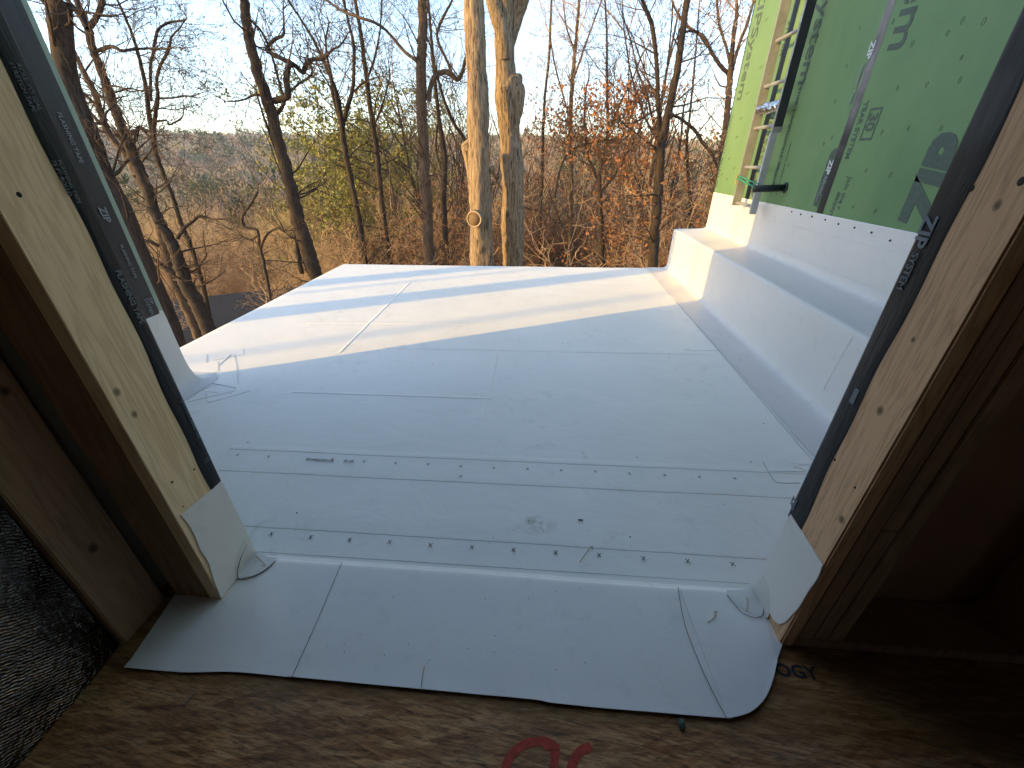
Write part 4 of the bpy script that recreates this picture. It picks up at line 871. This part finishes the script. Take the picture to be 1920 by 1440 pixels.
# trees left of the frame: their trunks and limbs throw the bands of shade over the deck
dS = np.array([SUN_DIR[0], SUN_DIR[1], 0])
for k, (px, s_, r_, lab) in enumerate((((640, 571), 8.0, .165, 'tall trunk beyond the left wall corner that shades the deck with a wide band'), ((640, 526), 12.0, .15, 'farther tall trunk beyond the left wall corner, shading the deck edge'), ((640, 541), 15.0, .03, 'thin pole tree beyond the left wall corner'), ((853, 605), 24.0, .04, 'slim pole tree far beyond the left wall corner'))):
    b = PZ(*px)-dS*s_; gz = ground_z(b[0], b[1]); root = empty('bare_tree', lab, 'tree', (b[0], b[1], gz)); T = [Tubes(), Tubes()]; rng = np.random.default_rng(90+k)
    zz = np.linspace(gz-.2, 12, 14); T[0].add(np.column_stack([np.full(14, b[0]), np.full(14, b[1]), zz]), np.linspace(r_*1.15, r_*.8, 14), 10)
    limb(T, (b[0], b[1], 12), (0, 0, 1), 4, r_*.7, 0, 2, rng, []); T[0].build('trunk', [BM], root)
    if T[1].n: T[1].build('branches', [TW], root)

# ------------------------------------------------------------------ woods below the deck: prototypes and copies
def copy_thing(o, loc, rz, s, label=None):
    c = o.copy(); COL.objects.link(c); c.location = loc; c.rotation_euler = (0, 0, rz); c.scale = (s, s, s)
    if label: c['label'] = label
    for ch in o.children:
        d = ch.copy(); COL.objects.link(d); d.parent = c
    return c
def proto(name, label, cat, group, build):
    root = empty(name, label, cat, (0, 0, 0), group); build(root); return root
def bare(seed, h, r, lev, bark, tw, leaf=None, kids=(9, 5, 4, 3), up=.10, spread=(.45, 1.0)):
    def f(root):
        rng = np.random.default_rng(seed); T = [Tubes(), Tubes()]; tips = []
        limb(T, (0, 0, -.4), (rng.normal()*.05, rng.normal()*.05, 1), h, r, 0, lev, rng, tips, up=up, kink=.10, kids=kids, rmin=.006, spread=spread)
        T[0].build('trunk', [bark], root)
        if T[1].n: T[1].build('branches', [tw], root)
        if leaf: leaves_mesh('leaves', [tips[i] for i in rng.choice(len(tips), int(len(tips)*leaf[1]))], leaf[2], rng, leaf[0], root)
    return f
def thicket(seed, h, tw, leaf, stems=6):
    def f(root):
        rng = np.random.default_rng(seed); T = [Tubes(), Tubes()]; tips = []
        for k in range(stems):
            a = rng.uniform(0, 6.28); limb(T, (math.cos(a)*.25, math.sin(a)*.25, -.2), (math.cos(a)*.35, math.sin(a)*.35, 1), h*rng.uniform(.6, 1), .022, 0, 3, rng, tips, up=.06, kink=.2, kids=(7, 5, 3), rmin=.006)
        for t in T: t.V and None
        if T[0].n: T[1].V += T[0].V; T[1].F += [q+T[1].n for q in T[0].F]; T[1].n += T[0].n
        T[1].build('stems', [tw], root)
        if leaf: leaves_mesh('leaves', [tips[i] for i in rng.choice(len(tips), int(len(tips)*leaf[1]))], leaf[2], rng, leaf[0], root, per=2)
    return f
def evergreen(seed, h, w_, leafm, bark, n=9000, size=.16):
    def f(root):
        rng = np.random.default_rng(seed); T = [Tubes(), Tubes()]; tips = []
        limb(T, (0, 0, -.3), (0, 0, 1), h, h*.018, 0, 2, rng, tips, up=.03, kink=.07, kids=(26, 7, 4), rmin=.008, spread=(.9, 1.4))
        T[0].build('trunk', [bark], root); T[1].build('branches', [M['twig']], root)
        leaves_mesh('foliage', [tips[i] for i in rng.choice(len(tips), n)], size, rng, leafm, root, hang=.0)
    return f
GB, GS, GE = 'bare trees of the wood below the deck', 'leafy thickets on the slope below the deck', 'evergreens among the bare trees'
L1, L2, L3, L4 = 'bare brown tree of the wood below the deck', 'russet leaved thicket on the slope below the deck', 'yellow green evergreen standing among the bare trees', 'bare tan brush thicket on the slope below the deck'
PB = [proto('wood_tree', L1, 'tree', GB, bare(30+i, 11+i*.9, .13+.01*i, 3, BM if i % 2 else BD, TT if i % 3 else TW, (M['leaf_brown'], .08, .12) if i == 2 else None)) for i in range(5)]
PS = [proto('thicket', L2, 'thicket', GS, thicket(50+i, 3.6+.5*i, TT if i % 2 else TW, (M['leaf_orange'] if i % 2 else M['leaf_brown'], .65, .085))) for i in range(3)]
PT = [proto('thicket', L4, 'thicket', 'bare brush thickets', thicket(60+i, 4.0+.5*i, (TT, M['twig_straw'], TT)[i], None, 7)) for i in range(3)]
PE = [proto('evergreen_tree', L3, 'tree', GE, evergreen(70+i, 8.5+2.2*i, 2, M['leaf_green'] if i < 2 else M['needle'], BM)) for i in range(3)]
used = set()
def put(P, i, x, y, s, rz, sink=0.0):
    o = P[i]; loc = (x, y, ground_z(x, y)-sink)
    if o.name in used: return copy_thing(o, loc, rz, s)
    used.add(o.name); o.location = loc; o.rotation_euler = (0, 0, rz); o.scale = (s, s, s); return o
rng = random.Random(8)
def spot(px, Y): q = PY(px, 300, Y); return float(q[0]), float(Y)
# slope thickets: russet on the right, bare tan on the left
for k in range(86):
    px = rng.uniform(620, 1345); Y = rng.choice([rng.uniform(14.5, 22), rng.uniform(16, 34), rng.uniform(20, 48)])
    if px < 760 and Y < 19: continue
    x, y = spot(px, Y); bb = rng.random() < .8; put(PS if bb else PT, rng.randrange(3) if bb else rng.choice((0, 2)), x, y, rng.uniform(.85, 1.45)*(1+Y*.006), rng.random()*6.28)
for k in range(52):
    px = rng.uniform(150, 760); Y = rng.uniform(19, 60); x, y = spot(px, Y); put(PT if rng.random() < .85 else PS, rng.randrange(3), x, y, rng.uniform(.8, 1.35)*(1+Y*.006), rng.random()*6.28)
for k in range(60):
    px = rng.uniform(130, 640); Y = rng.uniform(13, 34)
    if 250 < px < 500 and Y < 22: continue
    x, y = spot(px, Y); put(PT, rng.randrange(3), x, y, rng.uniform(.6, 1.1)*(1+Y*.006), rng.random()*6.28)
for k in range(46):
    px = rng.uniform(140, 600); Y = rng.uniform(23, 44); x, y = spot(px, Y); put(PT, rng.randrange(3), x, y, rng.uniform(.8, 1.2)*(1+Y*.006), rng.random()*6.28)
for k in range(95):
    px = rng.choice([rng.uniform(130, 1400), rng.uniform(640, 1400)]); Y = rng.uniform(24, 75) if px > 640 else rng.uniform(40, 85); x, y = spot(px, Y)
    put(PB, rng.randrange(5), x, y, rng.uniform(.75, 1.15)*(1.0 if px > 640 else .8), rng.random()*6.28)
for px, Y, s, i in ((640, 30, 1.15, 1), (700, 34, 1.2, 0), (590, 38, 1.0, 0), (735, 27, 1.1, 1), (660, 44, 1.0, 1), (615, 24, .7, 0), (690, 52, 1.1, 2), (860, 60, 1.0, 2), (1330, 60, .9, 0), (480, 66, .8, 0), (260, 58, .7, 1)):
    x, y = spot(px, Y); put(PE, i, x, y, s, rng.random()*6.28)

# ------------------------------------------------------------------ far woods: one mass of small crowns
def far_woods():
    rng = np.random.default_rng(21); Vs = []; Fs = []; Ms = []; n0 = 0
    y = 62.0
    while y < 720:
        step = 4.2+y*.016; x = -1.35*y-10
        while x < 1.2*y+20:
            cx = x+rng.uniform(-.5, .5)*step; cy = y+rng.uniform(-.5, .5)*step; x += step
            u = mnoise.noise((cx*.02, cy*.02, 3)); v = rng.random()
            pine = v < .10+.55*max(0, mnoise.noise((cx*.013, cy*.013, 8)))+(.10 if 560 < cy < 640 else 0)
            mi = (3 if v < .7 else 4) if pine else (0 if u+rng.normal()*.25 < -.12 else 1 if u+rng.normal()*.25 < .12 else 2)
            h = rng.uniform(7, 14)*(1.35 if pine else 1); wd = h*rng.uniform(.32, .52)*(.75 if pine else 1); gz = ground_z(cx, cy)
            k = int(np.clip(36000/y, 80, 340)); q = rng.normal(size=(k, 3)); q /= np.linalg.norm(q, axis=1)[:, None]; q *= rng.uniform(.25, 1, (k, 1))**.5
            C = np.array([cx, cy, gz+h*.58])+q*[wd, wd, h*.46]
            d = q*[1, 1, .6]+rng.normal(size=(k, 3))*.45+[0, 0, .55]; d /= np.linalg.norm(d, axis=1)[:, None]
            sd_ = np.cross(d, rng.normal(size=(k, 3))); sd_ /= np.linalg.norm(sd_, axis=1)[:, None]
            L = (.55+.0025*y)*rng.uniform(.6, 1.4, (k, 1))*(1 if not pine else .8); W = (.05+.00062*y)*rng.uniform(.6, 1.3, (k, 1))*(1 if not pine else 2.6)
            V = np.stack([C-sd_*W, C+sd_*W, C+d*L*1.6], 1).reshape(-1, 3); Vs.append(V); Fs.append(np.arange(k*3).reshape(-1, 3)+n0); n0 += k*3; Ms.append(np.full(k, mi))
        y += step*.9
    o = fast_mesh('far_woods', np.concatenate(Vs), np.concatenate(Fs), [M['fw0'], M['fw1'], M['fw2'], M['fw3'], M['fw4']], None, mi=np.concatenate(Ms))
    tag(o, 'wooded valley and ridge of bare brown crowns far below', 'woods', kind='stuff')
for k, c in enumerate(((.24, .165, .125), (.38, .24, .15), (.44, .32, .14), (.05, .075, .035), (.13, .135, .05))): M['fw%d' % k] = plain('far_crown_%s' % ('grey', 'russet', 'straw', 'pine', 'olive')[k], c, .9, .05, 0, .25, .25)
far_woods()

# ------------------------------------------------------------------ houses
def cottage(name, label, x, y, w_, d_, h_, rz, wallm, roofm, pitch=.5, z=None, grp=None):
    z = ground_z(x, y) if z is None else z; root = empty(name, label, 'house', (x, y, z), grp); root.rotation_euler = (0, 0, rz)
    b = bmesh.new(); bmesh.ops.create_cube(b, size=1)
    for v in b.verts: v.co = Vector((v.co.x*w_, v.co.y*d_, (v.co.z+.5)*h_))
    e = d_/2; vs_ = [b.verts.new(q) for q in ((-w_/2, -e, h_), (-w_/2, e, h_), (-w_/2, 0, h_+e*pitch), (w_/2, -e, h_), (w_/2, e, h_), (w_/2, 0, h_+e*pitch))]
    b.faces.new((vs_[0], vs_[2], vs_[1])); b.faces.new((vs_[3], vs_[4], vs_[5])); me = bpy.data.meshes.new('wall'); b.to_mesh(me); b.free()
    o = link('wall', me, None, [wallm]); o.parent = root
    V = []; F = []; o_ = .45; t_ = .18
    for s in (-1, 1):
        n0 = len(V)
        for (yy, zz) in ((s*(e+o_), h_-o_*pitch), (0, h_+e*pitch)):
            for xx in (-w_/2-o_, w_/2+o_): V += [(xx, yy, zz+.02), (xx, yy, zz+t_)]
        F += [(n0+1, n0+3, n0+7, n0+5), (n0, n0+4, n0+6, n0+2), (n0, n0+2, n0+3, n0+1), (n0, n0+1, n0+5, n0+4), (n0+2, n0+6, n0+7, n0+3)]
    o = mesh_from('roof', V, F, [roofm]); o.parent = root
    for xx in np.linspace(-w_*.32, w_*.32, 3):
        for s in (-1, 1): o = boxes('window', [(xx-.5, xx+.5, s*e-.03, s*e+.03, h_*.4, h_*.4+1.3)], M['window']); o.parent = root
    return root
q = PY(402, 600, 15.5); cottage('neighbour_house', 'dark roofed neighbouring house low beyond the left edge of the deck', float(q[0])-1.5, 16.5, 9, 7, 3.0, .5, M['tan_wall'], M['shingle'], .45, float(q[2])-4.1)
for px, Y, lab, wm in ((1302, 210, 'white distant house left of the green wall', M['house_wall']), (1176, 190, 'white distant house behind the russet leaves', M['house_wall']), (1200, 300, 'small pale house far off on the right', M['house_wall']), (1262, 150, 'tan distant house low between the right trunks', M['tan_wall'])):
    q = PY(px, 300, Y); cottage('distant_house', lab, float(q[0]), Y, 12, 9, 5, .4+px*.01, wm, M['shingle'], .6, grp=None)
# ------------------------------------------------------------------ dry undergrowth on the slope and valley floor
def undergrowth():
    rng = np.random.default_rng(33); n = 4200; Vs = []; Ms = []
    Y = 20+58*rng.random(n)**.8; X = (rng.random(n)*1.75-1.25)*(Y+6)
    for x, y in zip(X, Y):
        k = 34; h = rng.uniform(.9, 2.6)*(1+.5*mnoise.noise((x*.15, y*.15, 2))); z = ground_z(x, y)
        C = np.column_stack([x+rng.normal(size=k)*.7, y+rng.normal(size=k)*.7, z+rng.uniform(0, .55, k)*h])
        d = np.column_stack([rng.normal(size=k)*.55, rng.normal(size=k)*.55, rng.uniform(.3, 1.1, k)]); s_ = np.cross(d, rng.normal(size=(k, 3))); s_ /= np.linalg.norm(s_, axis=1)[:, None]
        Wd = (.007+.0004*y)*rng.uniform(.6, 1.4, (k, 1)); Vs.append(np.stack([C-s_*Wd, C+s_*Wd, C+d*h*.62], 1).reshape(-1, 3)); Ms.append(np.full(k, int(rng.random()*2.4) if mnoise.noise((x*.06, y*.06, 5)) > -.15 else 2))
    V = np.concatenate(Vs); o = fast_mesh('undergrowth', V, np.arange(len(V)).reshape(-1, 3), [M['fw1'], M['twig_straw'], M['leaf_brown']], None, mi=np.concatenate(Ms))
    tag(o, 'dry tan undergrowth covering the slope below the deck', 'undergrowth', kind='stuff')
undergrowth()
# ------------------------------------------------------------------ thin winter haze over the valley
hz = box('haze', -1300, 1300, -480, 960, -60, 75, None); hz.data.materials.clear()
m = bpy.data.materials.new('valley_haze'); m.use_nodes = True; n_ = m.node_tree; n_.nodes.remove(n_.nodes['Principled BSDF'])
v = n_.nodes.new('ShaderNodeVolumePrincipled'); v.inputs['Color'].default_value = (.85, .88, .95, 1); v.inputs['Density'].default_value = .00034
n_.links.new(v.outputs[0], n_.nodes['Material Output'].inputs['Volume']); hz.data.materials.append(m); tag(hz, 'thin pale haze hanging over the valley', 'haze', kind='stuff')
